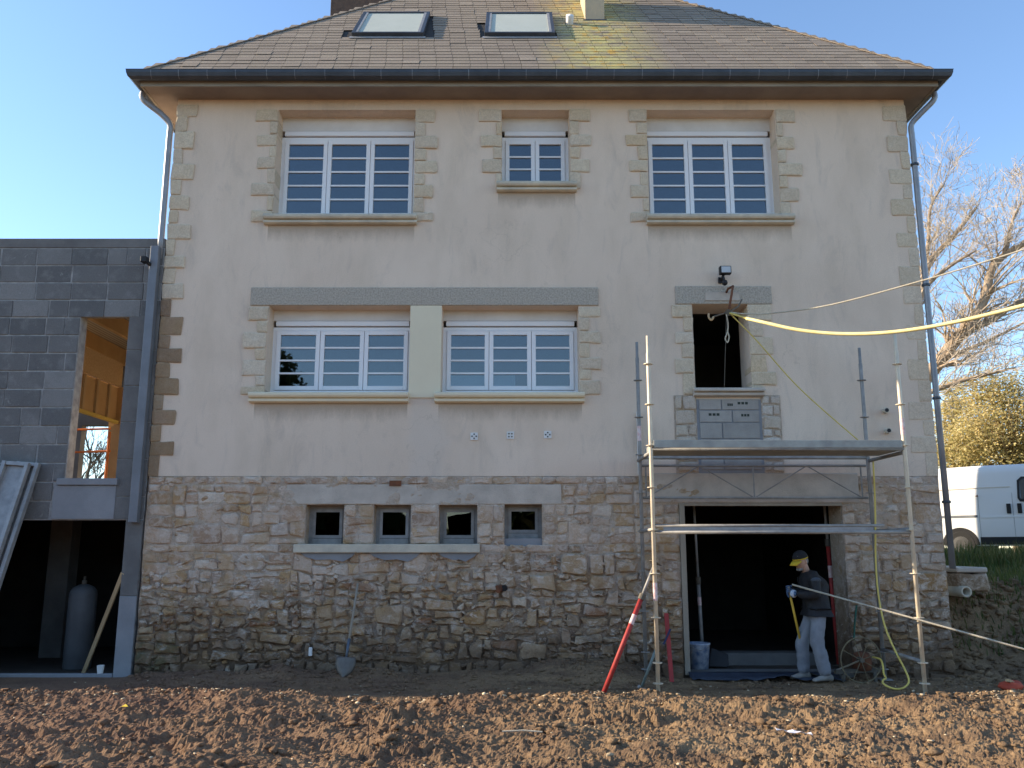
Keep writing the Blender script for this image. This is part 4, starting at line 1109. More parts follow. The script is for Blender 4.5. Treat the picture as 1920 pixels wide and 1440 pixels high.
# lattice beam at the back
ZT, ZB2 = DZ - .14, 2.26
for z in (ZT, ZB2):
    m_ = MB(); m_.tube((SXL + .03, SYB + .06, z), (SXR - .03, SYB + .06, z), .017); m_.build('lattice_chord', GALV_OLD, sc, True)
n_ = 4
for i in range(n_ + 1):
    x = SXL + .1 + i * (SXR - SXL - .2) / n_
    if i % 2 == 0 or i in (0, n_):
        m_ = MB(); m_.tube((x, SYB + .06, ZB2), (x, SYB + .06, ZT), .011); m_.build('lattice_post', GALV_OLD, sc)
    if i < n_:
        x2 = x + (SXR - SXL - .2) / n_; a, b = (ZB2, ZT) if i % 2 == 0 else (ZT, ZB2)
        m_ = MB(); m_.tube((x, SYB + .06, a), (x2, SYB + .06, b), .008); m_.build('lattice_diagonal', GALV_OLD, sc)
# lower guard beam: two tubes on a flat rail
for (z, r) in ((1.875, .017), (1.80, .022)):
    m_ = MB(); m_.tube((SXL, SYF, z), (SXR - .32 if r < .02 else SXR, SYF, z), r); m_.build('guard_tube', GALV_OLD, sc, True)
MB().box(SXL + .12, SXR - .45, SYF - .012, SYF + .012, 1.815, 1.858).build('guard_plate', ALU, sc)
for x in (SXL, SXR):
    z = 2.95 if x == SXR else 1.02
    m_ = MB(); m_.path([(x, SYF, z), (x, SYF, z + .20)], .0262, 12); m_.build('sticker', REDWHITE, sc)
m_ = MB(); m_.path([(SXL + .02, SYB, 3.0), (SXL + .02, SYB, 3.2)], .026, 12); m_.build('sticker', REDWHITE, sc)

# ------------------------------------------------------------------ props and tools
def prop(name, a, b, frac, label, r=.024, m2=RED):
    a = Vector(a); b = Vector(b); t_ = thing(name, tuple(a), label, 'shoring prop'); d = b - a; k = a + d * frac
    m_ = MB(); m_.tube(a + d * .01, k, r * 1.15, n=12); m_.build('outer_tube', m2, t_, True)
    m_ = MB(); m_.tube(k - d * .01, b - d * .01, r * .8, n=12); m_.build('inner_tube', GALV_OLD, t_, True)
    m_ = MB(); m_.tube(k - d * .012, k + d * .03, r * 1.6, n=12); m_.build('collar', IRON, t_)
    for (q, s) in ((a, 1), (b, -1)):
        mb = MB(); u = d.normalized(); v = u.orthogonal().normalized(); w = u.cross(v)
        vs = [q + v * i * .055 + w * j * .055 + u * s * k2 for k2 in (0, .008) for (i, j) in ((-1, -1), (1, -1), (1, 1), (-1, 1))]
        mb.add(vs, [(0, 1, 2, 3), (4, 5, 6, 7), (0, 1, 5, 4), (1, 2, 6, 5), (2, 3, 7, 6), (3, 0, 4, 7)]); mb.build('end_plate', IRON, t_)
    m_ = MB(); m_.tube(a + d * frac * .72, a + d * frac * .82, r * 1.2, n=12); m_.build('sticker', REDWHITE, t_)
    return t_
a = at(1131, 1302, -1.45); a.z = gz(a.x, -1.45) + .01
prop('shoring_prop', a, at(1229, 1055, -1.2), .72, 'red shoring prop leaning diagonally against the front left scaffold tube')
p = at(1316, 1180, .62); prop('shoring_prop', (p.x, .62, .05), (p.x - .05, .62, 2.50), .45, 'thin grey shoring prop upright inside the garage above the bucket', .022, GALV_OLD)
p = at(1570, 1200, .62); prop('shoring_prop', (p.x, .62, .05), (p.x - .06, .62, 2.50), .66, 'red and grey shoring prop upright in the garage behind the man', .026)
a = at(1202, 1288, -1.05); a.z = gz(a.x, -1.05) + .03
t_ = thing('steel_rod', tuple(a), 'short teal-grey steel rod leaning on the foot of the scaffold tube', 'rod')
b = at(1232, 1212, -1.22); m_ = MB(); m_.tube(a, b, .016, n=10); m_.build('shaft', mat('teal_grey_steel', (.22, .28, .27), None, 5, .6), t_, True)
m_ = MB(); m_.path([a + Vector((-.03, -.03, .03)), a, a + Vector((.05, -.02, -.015))], .02, 8); m_.build('claw', GALV_OLD, t_)
a = at(1259, 1262, -.35); a.z = gz(a.x, -.35) ; b = at(1249, 1150, -.06)
t_ = thing('level_bar', tuple(a), 'red rectangular spirit level leaning on the stone pier beside the garage', 'spirit level')
MB().bar(a, b, .055, .024, (0, 1, 0)).build('body', RED, t_, bevel=.003)
c_ = a.lerp(b, .70); m_ = MB(); m_.bar(c_ + Vector((-.065, -.04, -.13)), c_ + Vector((.03, -.04, .06)), .024, .01, (0, 1, 0)); m_.build('clamp', mat('blue_clamp', (.04, .05, .12), None, 5, .5), t_)
a = at(1223, 1210, -.28); b = at(1229, 1150, -.08)
# shovel against the wall
a = at(643, 1288, -.42); a.z = gz(a.x, -.42) ; top = at(671, 1094, -.06)
sh = thing('shovel', tuple(a), 'long-handled shovel with round blade leaning on the rubble wall', 'shovel')
d = (top - a).normalized(); ne = a + d * .36
m_ = MB(); m_.path([ne - d * .02, a.lerp(top, .6) + Vector((0, .012, 0)), top], [.017, .016, .014], 10); m_.build('handle', WOOD_GREY, sh, True)
m_ = MB(); m_.path([a + d * .20, ne + d * .10], [.014, .021], 10); m_.build('socket', mat('blue_grey_steel', (.12, .15, .19), None, 6, .5, metal=.4), sh, True)
u = d.cross(Vector((0, 1, 0))).normalized(); vs = []; n_ = 9
for j, (v, w) in enumerate(((.24, .10), (.22, .125), (.14, .13), (.06, .10), (.01, .05), (-.02, .01))):
    for i in range(n_):
        s = i / (n_ - 1) * 2 - 1
        vs.append(a + d * v + u * s * w + Vector((0, -.035 * (1 - s * s) + .01, 0)))
fs = [(j * n_ + i, j * n_ + i + 1, (j + 1) * n_ + i + 1, (j + 1) * n_ + i) for j in range(5) for i in range(n_ - 1)]
m_ = MB(); m_.add(vs, fs); bl = m_.build('blade', mat('shovel_steel', (.17, .15, .13), (.12, .105, .09), 9, .5, metal=.4), sh, True)
md = bl.modifiers.new('solid', 'SOLIDIFY'); md.thickness = .004
# bucket
p = at(1311, 1232, .30); p.z = .042
bk = thing('bucket', (p.x, .34, .055), 'white builder bucket with blue print standing inside the garage', 'bucket')
m_ = MB(); m_.lathe([(.125, 0), (.152, .30), (.16, .305), (.16, .325), (.146, .325), (.12, .02)], (p.x, .34, .056), 24); m_.build('body', BLUEP, bk, True)
m_ = MB(); m_.path(curve([(p.x - .158, .34, .36), (p.x - .11, .24, .33), (p.x, .19, .30), (p.x + .11, .24, .33), (p.x + .158, .34, .36)], 4), .004, 6); m_.build('handle', GALV_OLD, bk)
a = at(1345, 1208, .5); b = at(1358, 1226, .42)
m_ = MB(); m_.add([(a.x - .15, .45, .06), (a.x + .12, .40, .06), (a.x + .13, .45, .22), (a.x - .08, .52, .30), (a.x - .15, .53, .06), (a.x + .12, .48, .06), (a.x + .13, .53, .22), (a.x - .08, .6, .30)],
                 [(0, 1, 2, 3), (4, 5, 6, 7), (0, 1, 5, 4), (1, 2, 6, 5), (2, 3, 7, 6), (3, 0, 4, 7)])
tag(m_.build('coal_scuttle', BLACKP, None, bevel=.01), 'black plastic tub lying beside the bucket inside the garage', 'tub')
# membrane over the threshold
n_ = 26; vs = []
for i in range(n_):
    x = 2.25 + i * (4.15 - 2.25) / (n_ - 1)
    rip = .025 * math.sin(i * .9) + .02 * math.sin(i * 2.3); lift = .05 * math.exp(-((x - 3.35) / .18) ** 2)
    vs += [(x, -.05, .066), (x, -.095 + rip * .2, .05), (x, -.13 + rip * .3, .02 + lift * .6), (x, -.36 + rip * 1.6, .012 + lift + .008 * math.sin(i * 1.7))]
fs = [(i * 4 + k, i * 4 + k + 1, (i + 1) * 4 + k + 1, (i + 1) * 4 + k) for i in range(n_ - 1) for k in range(3)]
m_ = MB(); m_.add(vs, fs); o = tag(m_.build('membrane', MEMB, None, True), 'dark waterproof membrane spread over the garage threshold with a curled edge', 'membrane')
md = o.modifiers.new('solid', 'SOLIDIFY'); md.thickness = .005
# white drip strip in the rubble
p = at(582, 1222, -.07)
tag(MB().box(p.x - .022, p.x + .022, -.085, -.05, p.z - .055, p.z + .055).build('tile_spacer', WHITEP, None, bevel=.01), 'small white plastic piece stuck upright in the rubble wall', 'plastic piece')
# hose reel / trolley beside the garage
p = at(1613, 1227, -.38); rz_ = gz(p.x, -.38)
tr = thing('trolley', (p.x, -.38, rz_), 'old iron trolley with one large thin spoked wheel beside the garage', 'trolley')
ctr = Vector((p.x - .01, -.42, rz_ + .275))
def ring(c, r, t, n=32, m=10):
    mb = MB(); P = [c + Vector((math.cos(2 * math.pi * i / n) * r, .18 * math.cos(2 * math.pi * i / n) * r, math.sin(2 * math.pi * i / n) * r)) for i in range(n + 1)]
    mb.path(P, t, 6, False); return mb
OLDW = mat('worn_ochre_iron', (.22, .18, .10), (.14, .11, .07), 20, .8)
wh = ring(ctr, .27, .008).build('wheel', OLDW, tr, True)
for k in range(8):
    a = 2 * math.pi * k / 8 + .3; m_ = MB(); m_.tube(ctr, ctr + Vector((math.cos(a) * .27, .18 * math.cos(a) * .27, math.sin(a) * .27)), .005, n=6); m_.build('spoke', OLDW, wh)
m_ = MB(); m_.path([ctr + Vector((0, -.04, 0)), ctr + Vector((.02, .22, 0))], .028, 12); m_.build('axle', IRON, tr)
m_ = MB(); m_.lathe([(.05, 0), (.11, .02), (.12, .12), (.09, .22), (.04, .24)], (p.x + .07, -.24, rz_ + .12), 14); m_.build('drum', RUST, tr, True)
m_ = MB(); m_.bar((p.x - .30, -.30, rz_ + .12), (p.x + .28, -.26, rz_ + .14), .05, .05); m_.bar((p.x - .22, -.32, rz_ + .0), (p.x - .18, -.30, rz_ + .14), .035, .035); m_.bar((p.x + .20, -.30, rz_ + .0), (p.x + .20, -.27, rz_ + .14), .035, .035); m_.build('frame', IRON, tr)
m_ = MB(); m_.path(curve([(p.x - .28, -.30, rz_ + .14), (p.x - .15, -.34, rz_ + .20), (p.x + .0, -.40, rz_ + .275)], 4), .011, 8); m_.build('handle', WOOD_GREY, tr, True)
a = at(1606, 1135, -.02); b = at(1601, 1200, -.16)
rope('strap', [a, at(1603, 1165, -.09), b], .013, GREENP, 'dark green strap hanging on the stone pier behind the trolley', 'strap')
# yellow hose running down the back tube and looping on the ground
hp = [at(1637, 862, -.30), at(1641, 950, -.30), at(1642, 1050, -.33), at(1647, 1115, -.40), at(1658, 1170, -.52), at(1676, 1215, -.68), at(1698, 1258, -.85), at(1704, 1278, -.92), at(1695, 1289, -.97), at(1680, 1292, -.99), at(1664, 1287, -.97), at(1655, 1280, -.93), at(1657, 1274, -.88), at(1661, 1272, -.85), at(1657, 1262, -.72), at(1655, 1246, -.58), at(1650, 1236, -.46), at(1636, 1232, -.30)]
for q in hp:
    g = gz(q.x, q.y) + .014
    if q.z < g: q.z = g
rope('hose', hp, .0115, mat('thin_yellow_hose', (.72, .56, .14), (.66, .50, .12), 8, .5), 'thin yellow hose hanging down the rear scaffold tube and looping on the ground', 'hose', 10, 6)
# long thin pole across the scaffold
a = at(1485, 1096, -.78); b = at(1722, 1162, -1.36); d = b - a
tag(MB().path([a, b, b + d * .5, b + d * 1.25], [.011, .011, .011, .011], 8).build('pole', ROPE, None, True), 'long thin pale pole slanting across the right scaffold tubes towards the man', 'pole')

# ------------------------------------------------------------------ the man
def skin_obj(name, V, E_, m, parent, sub=2, root=0):
    keys_ = list(V); idx = {k: i for i, k in enumerate(keys_)}
    me = bpy.data.meshes.new(name)
    base = worldloc(parent) if parent else Vector((0, 0, 0))
    me.from_pydata([tuple(Vector(V[k][0]) - base) for k in keys_], [(idx[a], idx[b]) for a, b in E_], [])
    o = bpy.data.objects.new(name, me); C.objects.link(o); o.parent = parent
    me.materials.append(m)
    sk = o.modifiers.new('skin', 'SKIN'); sk.use_smooth_shade = True
    for i, k in enumerate(keys_):
        r = V[k][1]; r = (r, r) if not hasattr(r, '__len__') else r
        me.skin_vertices[0].data[i].radius = r; me.skin_vertices[0].data[i].use_root = (i == root)
    sb = o.modifiers.new('sub', 'SUBSURF'); sb.levels = sub; sb.render_levels = sub
    return o
MY = -.30
man = thing('person', (at(1525, 1270, MY).x, MY, 0), 'man in dark jacket, jeans and black cap with yellow brim holding a shovel handle', 'person')
hipC = at(1531, 1146, MY)
def off(p, dx=0, dy=0, dz=0): return Vector((p.x + dx, p.y + dy, p.z + dz))
nearHip = off(hipC, -.005, -.085, -.03); farHip = off(hipC, -.015, .085, -.03)
gn = gz(at(1544, 1270, MY - .1).x, MY - .1); gf = gz(at(1495, 1262, MY + .1).x, MY + .1)
nearKnee = at(1531, 1202, MY - .12); nearAnk = at(1549, 1262, MY - .11); nearAnk.z = max(gn, 0) + .085
farKnee = at(1504, 1201, MY + .09); farAnk = at(1507, 1256, MY + .11); farAnk.z = max(gf, 0) + .085
waist = at(1530, 1128, MY); chest = at(1527, 1101, MY); neck = at(1514, 1075, MY); head = at(1501, 1052, MY)
nSh = off(at(1527, 1082, MY - .17)); fSh = off(at(1512, 1082, MY + .17))
nEl = at(1532, 1117, MY - .24); fEl = at(1503, 1114, MY + .16)
nHa = at(1488, 1113, MY - .14); fHa = at(1481, 1106, MY + .0)
nWr = nEl.lerp(nHa, .86); fWr = fEl.lerp(fHa, .86)
V = {'pel': (off(hipC, 0, 0, .02), (.115, .15)), 'wai': (waist, (.11, .145)), 'che': (chest, (.115, .165)), 'ush': (chest.lerp(neck, .6), (.085, .11)), 'nk': (neck, .052), 'nk2': (neck.lerp(head, .45), .05), 'hd': (head, (.078, .088)),
     'nh': (nearHip, .085), 'nk_': (nearKnee, .056), 'na': (nearAnk, .042), 'fh': (farHip, .085), 'fk': (farKnee, .056), 'fa': (farAnk, .042),
     'ns': (nSh, .058), 'ne': (nEl, .043), 'nw': (nWr, .030), 'fs': (fSh, .058), 'fe': (fEl, .043), 'fw': (fWr, .030)}
E_ = [('pel', 'wai'), ('wai', 'che'), ('che', 'ush'), ('ush', 'nk'), ('nk', 'nk2'), ('nk2', 'hd'), ('pel', 'nh'), ('nh', 'nk_'), ('nk_', 'na'), ('pel', 'fh'), ('fh', 'fk'), ('fk', 'fa'), ('ush', 'ns'), ('ns', 'ne'), ('ne', 'nw'), ('ush', 'fs'), ('fs', 'fe'), ('fe', 'fw')]
body = skin_obj('body', V, E_, SKIN, man)
V = {'pel': (off(hipC, 0, 0, .005), (.125, .165)), 'wai': (waist, (.125, .16)), 'nh': (off(nearHip, 0, 0, -.03), .103), 'nm': (nearHip.lerp(nearKnee, .55), .098), 'nk': (nearKnee, .090), 'nc': (nearKnee.lerp(nearAnk, .5), .086), 'na': (off(nearAnk, 0, 0, -.035), .084),
     'fh': (off(farHip, 0, 0, -.03), .103), 'fm': (farHip.lerp(farKnee, .55), .095), 'fk': (farKnee, .088), 'fc': (farKnee.lerp(farAnk, .5), .082), 'fa': (off(farAnk, 0, 0, -.035), .078)}
E_ = [('pel', 'wai'), ('pel', 'nh'), ('nh', 'nm'), ('nm', 'nk'), ('nk', 'nc'), ('nc', 'na'), ('pel', 'fh'), ('fh', 'fm'), ('fm', 'fk'), ('fk', 'fc'), ('fc', 'fa')]
tr_ = skin_obj('jeans', V, E_, JEANS, man)
tx = bpy.data.textures.new('cloth', 'CLOUDS'); tx.noise_scale = .06
for o_, s_ in ((tr_, .034),):
    md = o_.modifiers.new('folds', 'DISPLACE'); md.texture = tx; md.strength = s_; md.mid_level = .5; md.texture_coords = 'GLOBAL'
V = {'hem': (off(waist, .0, 0, -.075), (.145, .185)), 'wai': (waist, (.158, .19)), 'che': (chest, (.158, .20)), 'ush': (chest.lerp(neck, .55), (.105, .14)), 'col': (neck.lerp(head, .12), .068),
     'ns': (nSh, .080), 'nm': (nSh.lerp(nEl, .5), .074), 'ne': (nEl, .066), 'nf': (nEl.lerp(nWr, .55), .056), 'nw': (nWr, .044), 'fs': (fSh, .080), 'fm': (fSh.lerp(fEl, .5), .072), 'fe': (fEl, .066), 'ff': (fEl.lerp(fWr, .55), .056), 'fw': (fWr, .044)}
E_ = [('hem', 'wai'), ('wai', 'che'), ('che', 'ush'), ('ush', 'col'), ('ush', 'ns'), ('ns', 'nm'), ('nm', 'ne'), ('ne', 'nf'), ('nf', 'nw'), ('ush', 'fs'), ('fs', 'fm'), ('fm', 'fe'), ('fe', 'ff'), ('ff', 'fw')]
jk = skin_obj('jacket', V, E_, JACKET, man, root=1)
md = jk.modifiers.new('folds', 'DISPLACE'); md.texture = tx; md.strength = .045; md.mid_level = .5; md.texture_coords = 'GLOBAL'
# grey yoke panel over the near shoulder
V = {'a': (off(nSh, .0, -.012, .0), .084), 'b': (off(nSh.lerp(nEl, .38), .004, -.012, 0), .079)}
skin_obj('jacket_yoke', V, [('a', 'b')], JPANEL, jk)
# head: shaped ellipsoid with nose, brow, ears, looking down to the left
hf = Vector((-.84, -.50, -.22)).normalized(); hu = (Vector((0, 0, 1)) - hf * hf.z).normalized(); hl = hu.cross(hf)
def hp_(f, l, u): return head + hf * f + hl * l + hu * u
def blob(c, rf, rl, ru, n=12, m=16, shape=None):
    vs = []; fs = []
    for i in range(n + 1):
        th = math.pi * i / n
        for j in range(m):
            ph = 2 * math.pi * j / m
            f, l, u = math.sin(th) * math.cos(ph), math.sin(th) * math.sin(ph), math.cos(th)
            if shape: f, l, u = shape(f, l, u)
            vs.append(c + hf * f * rf + hl * l * rl + hu * u * ru)
    for i in range(n):
        for j in range(m):
            fs.append((i * m + j, i * m + (j + 1) % m, (i + 1) * m + (j + 1) % m, (i + 1) * m + j))
    mb = MB(); mb.add(vs, fs); return mb
def face_shape(f, l, u):
    if u < -.2: l *= 1 - .28 * (-u - .2); f = f * (1 - .06 * (-u)) + .10 * (-u - .2)
    if f > .75 and -.35 < u < .25 and abs(l) < .25: f += .22 * (1 - abs(l) / .25) * (1 - abs(u + .12) / .4)
    if f > .6 and .1 < u < .35 and .15 < abs(l) < .55: f -= .06
    return f, l, u
hd_ = blob(head, .098, .074, .118, 18, 24, face_shape); hd_.build('head', SKIN, body, True)
for s in (-1, 1):
    e = blob(hp_(-.012, s * .074, -.005), .018, .008, .03, 8, 10); e.build('ear', SKIN, body, True)
    e = blob(hp_(.084, s * .03, .016), .012, .013, .008, 6, 8); e.build('eye', BLACKP, body, True)
b_ = blob(hp_(.046, 0, -.094), .044, .044, .024, 10, 14); b_.build('beard', HAIR, body, True)
b_ = blob(hp_(-.03, 0, .0), .078, .077, .075, 10, 14, lambda f, l, u: (min(f, .2), l, u)); b_.build('hair', HAIR, body, True)
cp = blob(hp_(-.004, 0, .042), .110, .088, .094, 12, 20, lambda f, l, u: (f, l, max(u, -.05)))
cpo = cp.build('cap', CAPM, man, True)
cb = blob(hp_(-.004, 0, .036), .113, .0905, .026, 8, 20, lambda f, l, u: (f, l, max(min(u, .6), -.6))); cb.build('cap_band', CAPY, cpo, True)
vs = []; n_ = 9
for j, k in enumerate((.085, .135, .175, .192)):
    for i in range(n_):
        s = i / (n_ - 1) * 2 - 1
        vs.append(hp_(k * (1 - .28 * s * s) + .0, s * .082 * (1 - .12 * j), .030 - .014 * j - .018 * s * s))
m_ = MB(); m_.add(vs, [(j * n_ + i, j * n_ + i + 1, (j + 1) * n_ + i + 1, (j + 1) * n_ + i) for j in range(3) for i in range(n_ - 1)])
br = m_.build('cap_brim', CAPY, cpo, True); md = br.modifiers.new('solid', 'SOLIDIFY'); md.thickness = .006
m_ = MB(); q0 = hp_(.095, .03, .075); m_.bar(hp_(.088, -.02, .078), hp_(.080, .042, .078), .004, .010, hu); m_.build('cap_print', HAIR, cpo)
# tool handle, hands closed on it
tA = at(1478, 1100, MY - .10); tB = at(1514, 1250, MY + .16); tB.z = .03
tool = thing('tool', tuple(tB), 'yellow-handled shovel held by the man at waist height', 'shovel')
td = (tB - tA).normalized()
m_ = MB(); m_.path([tA, tA.lerp(tB, .80)], .015, 10); m_.build('handle', mat('yellow_handle', (.62, .40, .05), (.52, .32, .04), 6, .6), tool, True)
m_ = MB(); m_.path([tA.lerp(tB, .78), tB], [.018, .014], 10); m_.build('socket', IRON, tool, True)
bl_ = MB(); bl_.bar(tB - td * .04 + Vector((0, 0, 0)), tB + Vector((.14, .05, -.012)), .16, .006); bl_.build('blade', IRON, tool)
def hand(name, wr, c, axis, m, side):
    """gloved hand gripping a rod through c along axis: palm, four fingers wrapped round it, thumb"""
    f = (c - wr).normalized(); ax = (axis - f * axis.dot(f)).normalized(); nrm = f.cross(ax) * side
    V = {'w': (wr, .032), 'p0': (wr.lerp(c, .5) + nrm * .012, (.030, .042)), 'p1': (c - f * .012 + nrm * .024, (.026, .044))}
    E2 = [('w', 'p0'), ('p0', 'p1')]
    h = skin_obj(name, V, E2, m, man, 2)
    for k, (o_, r) in enumerate(((-.036, .0095), (-.012, .0105), (.012, .0105), (.034, .009))):
        L = (.9, 1.0, .97, .82)[k]
        b0 = c - f * .004 + nrm * .026 + ax * o_
        V = {'a': (b0, r + .001), 'b': (b0 + f * .034 * L - nrm * .004, r), 'c': (b0 + f * .042 * L - nrm * .032, r * .95), 'd': (b0 + f * .016 - nrm * .050 * L, r * .85)}
        skin_obj('finger', V, [('a', 'b'), ('b', 'c'), ('c', 'd')], m, h, 1)
    b0 = wr.lerp(c, .55) - ax * .03 - nrm * .004
    V = {'a': (b0, .013), 'b': (b0 + f * .03 - ax * .016 - nrm * .022, .011), 'c': (b0 + f * .055 - ax * .004 - nrm * .034, .0095)}
    skin_obj('thumb', V, [('a', 'b'), ('b', 'c')], m, h, 1)
    return h
g1 = tA + td * .09; g2 = tA + td * .035
nHa2 = g1; hand('hand', nHa2 + (nWr - nHa2).normalized() * .10, nHa2, td, GLOVE, 1)
hand('hand', g2 + (fWr - g2).normalized() * .10, g2, td, GLOVE, -1)
m_ = MB(); a_ = nWr.lerp(nHa2, .25); b_ = nWr.lerp(nHa2, .75); m_.path([a_, a_.lerp(b_, .5), b_], [.046, .049, .043], 14); m_.build('glove_cuff', GLOVE_W, man, True)
# shoes
def shoe(ank, dirv):
    d = Vector((dirv[0], dirv[1], 0)).normalized(); s = Vector((-d.y, d.x, 0)); b = Vector((ank.x, ank.y, ank.z - .085)); vs = []; n_ = 12
    secs = [(-.085, .030, .07), (-.06, .040, .085), (0, .043, .095), (.06, .046, .075), (.12, .050, .055), (.165, .044, .042), (.19, .026, .028)]
    for (t, w, h) in secs:
        for k in range(n_):
            a = 2 * math.pi * k / n_; vs.append(b + d * t + s * math.cos(a) * w + Vector((0, 0, max(0, h / 2 + math.sin(a) * h / 2) + .002)))
    fs = [(i * n_ + k, i * n_ + (k + 1) % n_, (i + 1) * n_ + (k + 1) % n_, (i + 1) * n_ + k) for i in range(len(secs) - 1) for k in range(n_)]
    fs += [tuple(range(n_)), tuple(range((len(secs) - 1) * n_, len(secs) * n_))]
    m_ = MB(); m_.add(vs, fs); m_.build('shoe', SHOE, man, True)
shoe(nearAnk, (-.95, -.3)); shoe(farAnk, (-.95, -.25))

# ------------------------------------------------------------------ bank at the right: broken slab and drain pipe
p0 = at(1784, 1066, .55); p1 = at(1850, 1112, .55)
t_ = thing('slab', (p0.x, .7, p1.z), 'broken concrete slab end jutting from the dark bank beside the house corner', 'slab')
MB().box(p0.x, p1.x - .02, .42, 1.5, p0.z - .05, p0.z + .02).build('cap', CONC, t_, bevel=.02)
stone_obj('broken_edge', quad(p0.x + .02, p1.x + .04, p1.z, p0.z - .052, .04), ST_LO, t_, .52, .06, .6, joint=.01, rough=.04)
p = at(1807, 1109, .45)
dp_ = thing('drain_pipe', (p.x, .45, p.z), 'short concrete drain pipe sticking out of the bank under the broken slab', 'pipe')
m_ = MB(); n_ = 16; vs = []
for (y, r) in ((1.2, .075), (.38, .075), (.38, .05), (1.0, .05)):
    for k in range(n_): a = 2 * math.pi * k / n_; vs.append((p.x + r * math.cos(a), y, p.z + r * math.sin(a)))
m_.add(vs, [(i * n_ + k, i * n_ + (k + 1) % n_, (i + 1) * n_ + (k + 1) % n_, (i + 1) * n_ + k) for i in range(3) for k in range(n_)]); m_.build('barrel', SILL_OLD, dp_, True)

# ------------------------------------------------------------------ van
vg = 1.36
van = thing('van', (10.45, 8.8, vg), 'white panel van parked on the drive behind the right corner of the house', 'van')
va = R(-43); vd = Vector((math.cos(va), math.sin(va), 0)); vn = Vector((math.sin(va), -math.cos(va), 0))   # forward, visible-side normal
VB = Vector((10.45, 8.8, vg))             # under the rear axle on the visible side
def vp(f, s, z): return VB + vd * f - vn * s + Vector((0, 0, z))
def vbox(f0, f1, s0, s1, z0, z1, nm, m, par=van, bev=.0):
    vs = [vp(f, s, z) for z in (z0, z1) for s in (s0, s1) for f in (f0, f1)]
    mb = MB(); mb.add(vs, [(0, 2, 3, 1), (4, 5, 7, 6), (0, 1, 5, 4), (2, 6, 7, 3), (0, 4, 6, 2), (1, 3, 7, 5)]); return mb.build(nm, m, par, bevel=bev)
# body as stacked cross sections from tail to nose with tumblehome and rounded roof edges
secs = [(-1.95, .34, 2.08, .06), (-1.9, .30, 2.12, .0), (.5, .30, 2.15, 0), (1.9, .30, 2.13, 0), (2.45, .30, 2.02, .04), (3.0, .30, 1.42, .06), (3.55, .32, 1.05, .12), (3.75, .36, .80, .2)]
prof = lambda zb, zt, ins: [(ins + .03, zb), (ins + 0, zb + .10), (ins - .0, zb + .55), (ins + .02, zb + (zt - zb) * .6), (ins + .07, zt - .22), (ins + .09, zt - .07), (ins + .15, zt - .012), (ins + .4, zt), (1.56 - ins, zt), (1.81 - ins, zt - .012), (1.87 - ins, zt - .07), (1.89 - ins, zt - .22), (1.94 - ins, zb + (zt - zb) * .6), (1.96 - ins, zb + .55), (1.96 - ins, zb + .10), (1.93 - ins, zb)]
vs = []
for (f, zb, zt, ins) in secs: vs += [vp(f, s, z) for (s, z) in prof(zb, zt, ins)]
n_ = 16; fs = [(i * n_ + k, i * n_ + (k + 1) % n_, (i + 1) * n_ + (k + 1) % n_, (i + 1) * n_ + k) for i in range(len(secs) - 1) for k in range(n_)]
fs += [tuple(range(n_)), tuple(range((len(secs) - 1) * n_, len(secs) * n_))]
m_ = MB(); m_.add(vs, fs); vb = m_.build('body', VAN, van, True); md = vb.modifiers.new('edge', 'EDGE_SPLIT'); md.split_angle = R(40)
def wheel(f, s):
    c = vp(f, s + .10, .33); w_ = MB(); P = [c - vn * .11, c - vn * .09, c + vn * .09, c + vn * .11]; w_.path(P, [.29, .32, .32, .29], 24); t = w_.build('wheel', TYRE, van)
    r = MB(); r.path([c + vn * .10, c + vn * .112, c + vn * .118], [.19, .19, .12], 18); r.build('rim', STEELRIM, t)
wheel(0, .0); wheel(2.9, .0); wheel(0, 1.66); wheel(2.9, 1.66)
m_ = MB(); c = vp(0, .0, .36); n2 = 20; pts = [c + vd * math.cos(math.pi * k / n2) * .40 + Vector((0, 0, math.sin(math.pi * k / n2) * .40 - .04)) + vn * .003 for k in range(n2 + 1)]
m_.add(pts, [tuple(range(n2 + 1))]); m_.build('wheel_arch', BLACKP, van)
vbox(.42, 2.4, -.006, .03, .33, .50, 'sill_trim', TYRE); vbox(-1.85, .40, -.010, .03, .95, 1.0, 'rub_strip', SEAM)
vbox(.46, 2.5, -.008, .02, .93, .965, 'rub_strip', VAN)
m_ = MB(); m_.path([vp(-.6, .02, 1.60), vp(.42, .02, 1.62), vp(1.12, .03, 1.62)], .006, 6); m_.build('body_crease', GALV, van)
for f in (1.02, 1.24): vbox(f, f + .085, -.03, .02, 1.02, 1.24, 'door_handle', BLACKP, van, .01)
GAP = mat('panel_gap', (.35, .35, .35), None, 3, .6)
for f_ in (.44, 1.145):
    m_ = MB(); m_.path([vp(f_, .0, .5), vp(f_, -.001, .85), vp(f_, .018, 1.40), vp(f_, .095, 1.88)], .005, 6); m_.build('door_gap', GAP, van)
m_ = MB(); P2 = [(1.26, 1.36), (1.30, 1.28), (2.35, 1.28), (2.20, 1.78), (1.36, 1.84), (1.27, 1.76)]
def sd(z): return .02 + .08 * max(0, (z - 1.4) / .5)
vs = [vp(f, sd(z) - .03, z) for f, z in P2] + [vp(f, sd(z) + .03, z) for f, z in P2]; k = len(P2)
m_.add(vs, [tuple(range(k)), tuple(range(k, 2 * k))] + [(i, (i + 1) % k, (i + 1) % k + k, i + k) for i in range(k)]); m_.build('window_seal', RUBBER, van)
P3 = [(1.31, 1.37), (1.335, 1.33), (2.28, 1.33), (2.15, 1.74), (1.39, 1.79), (1.32, 1.73)]
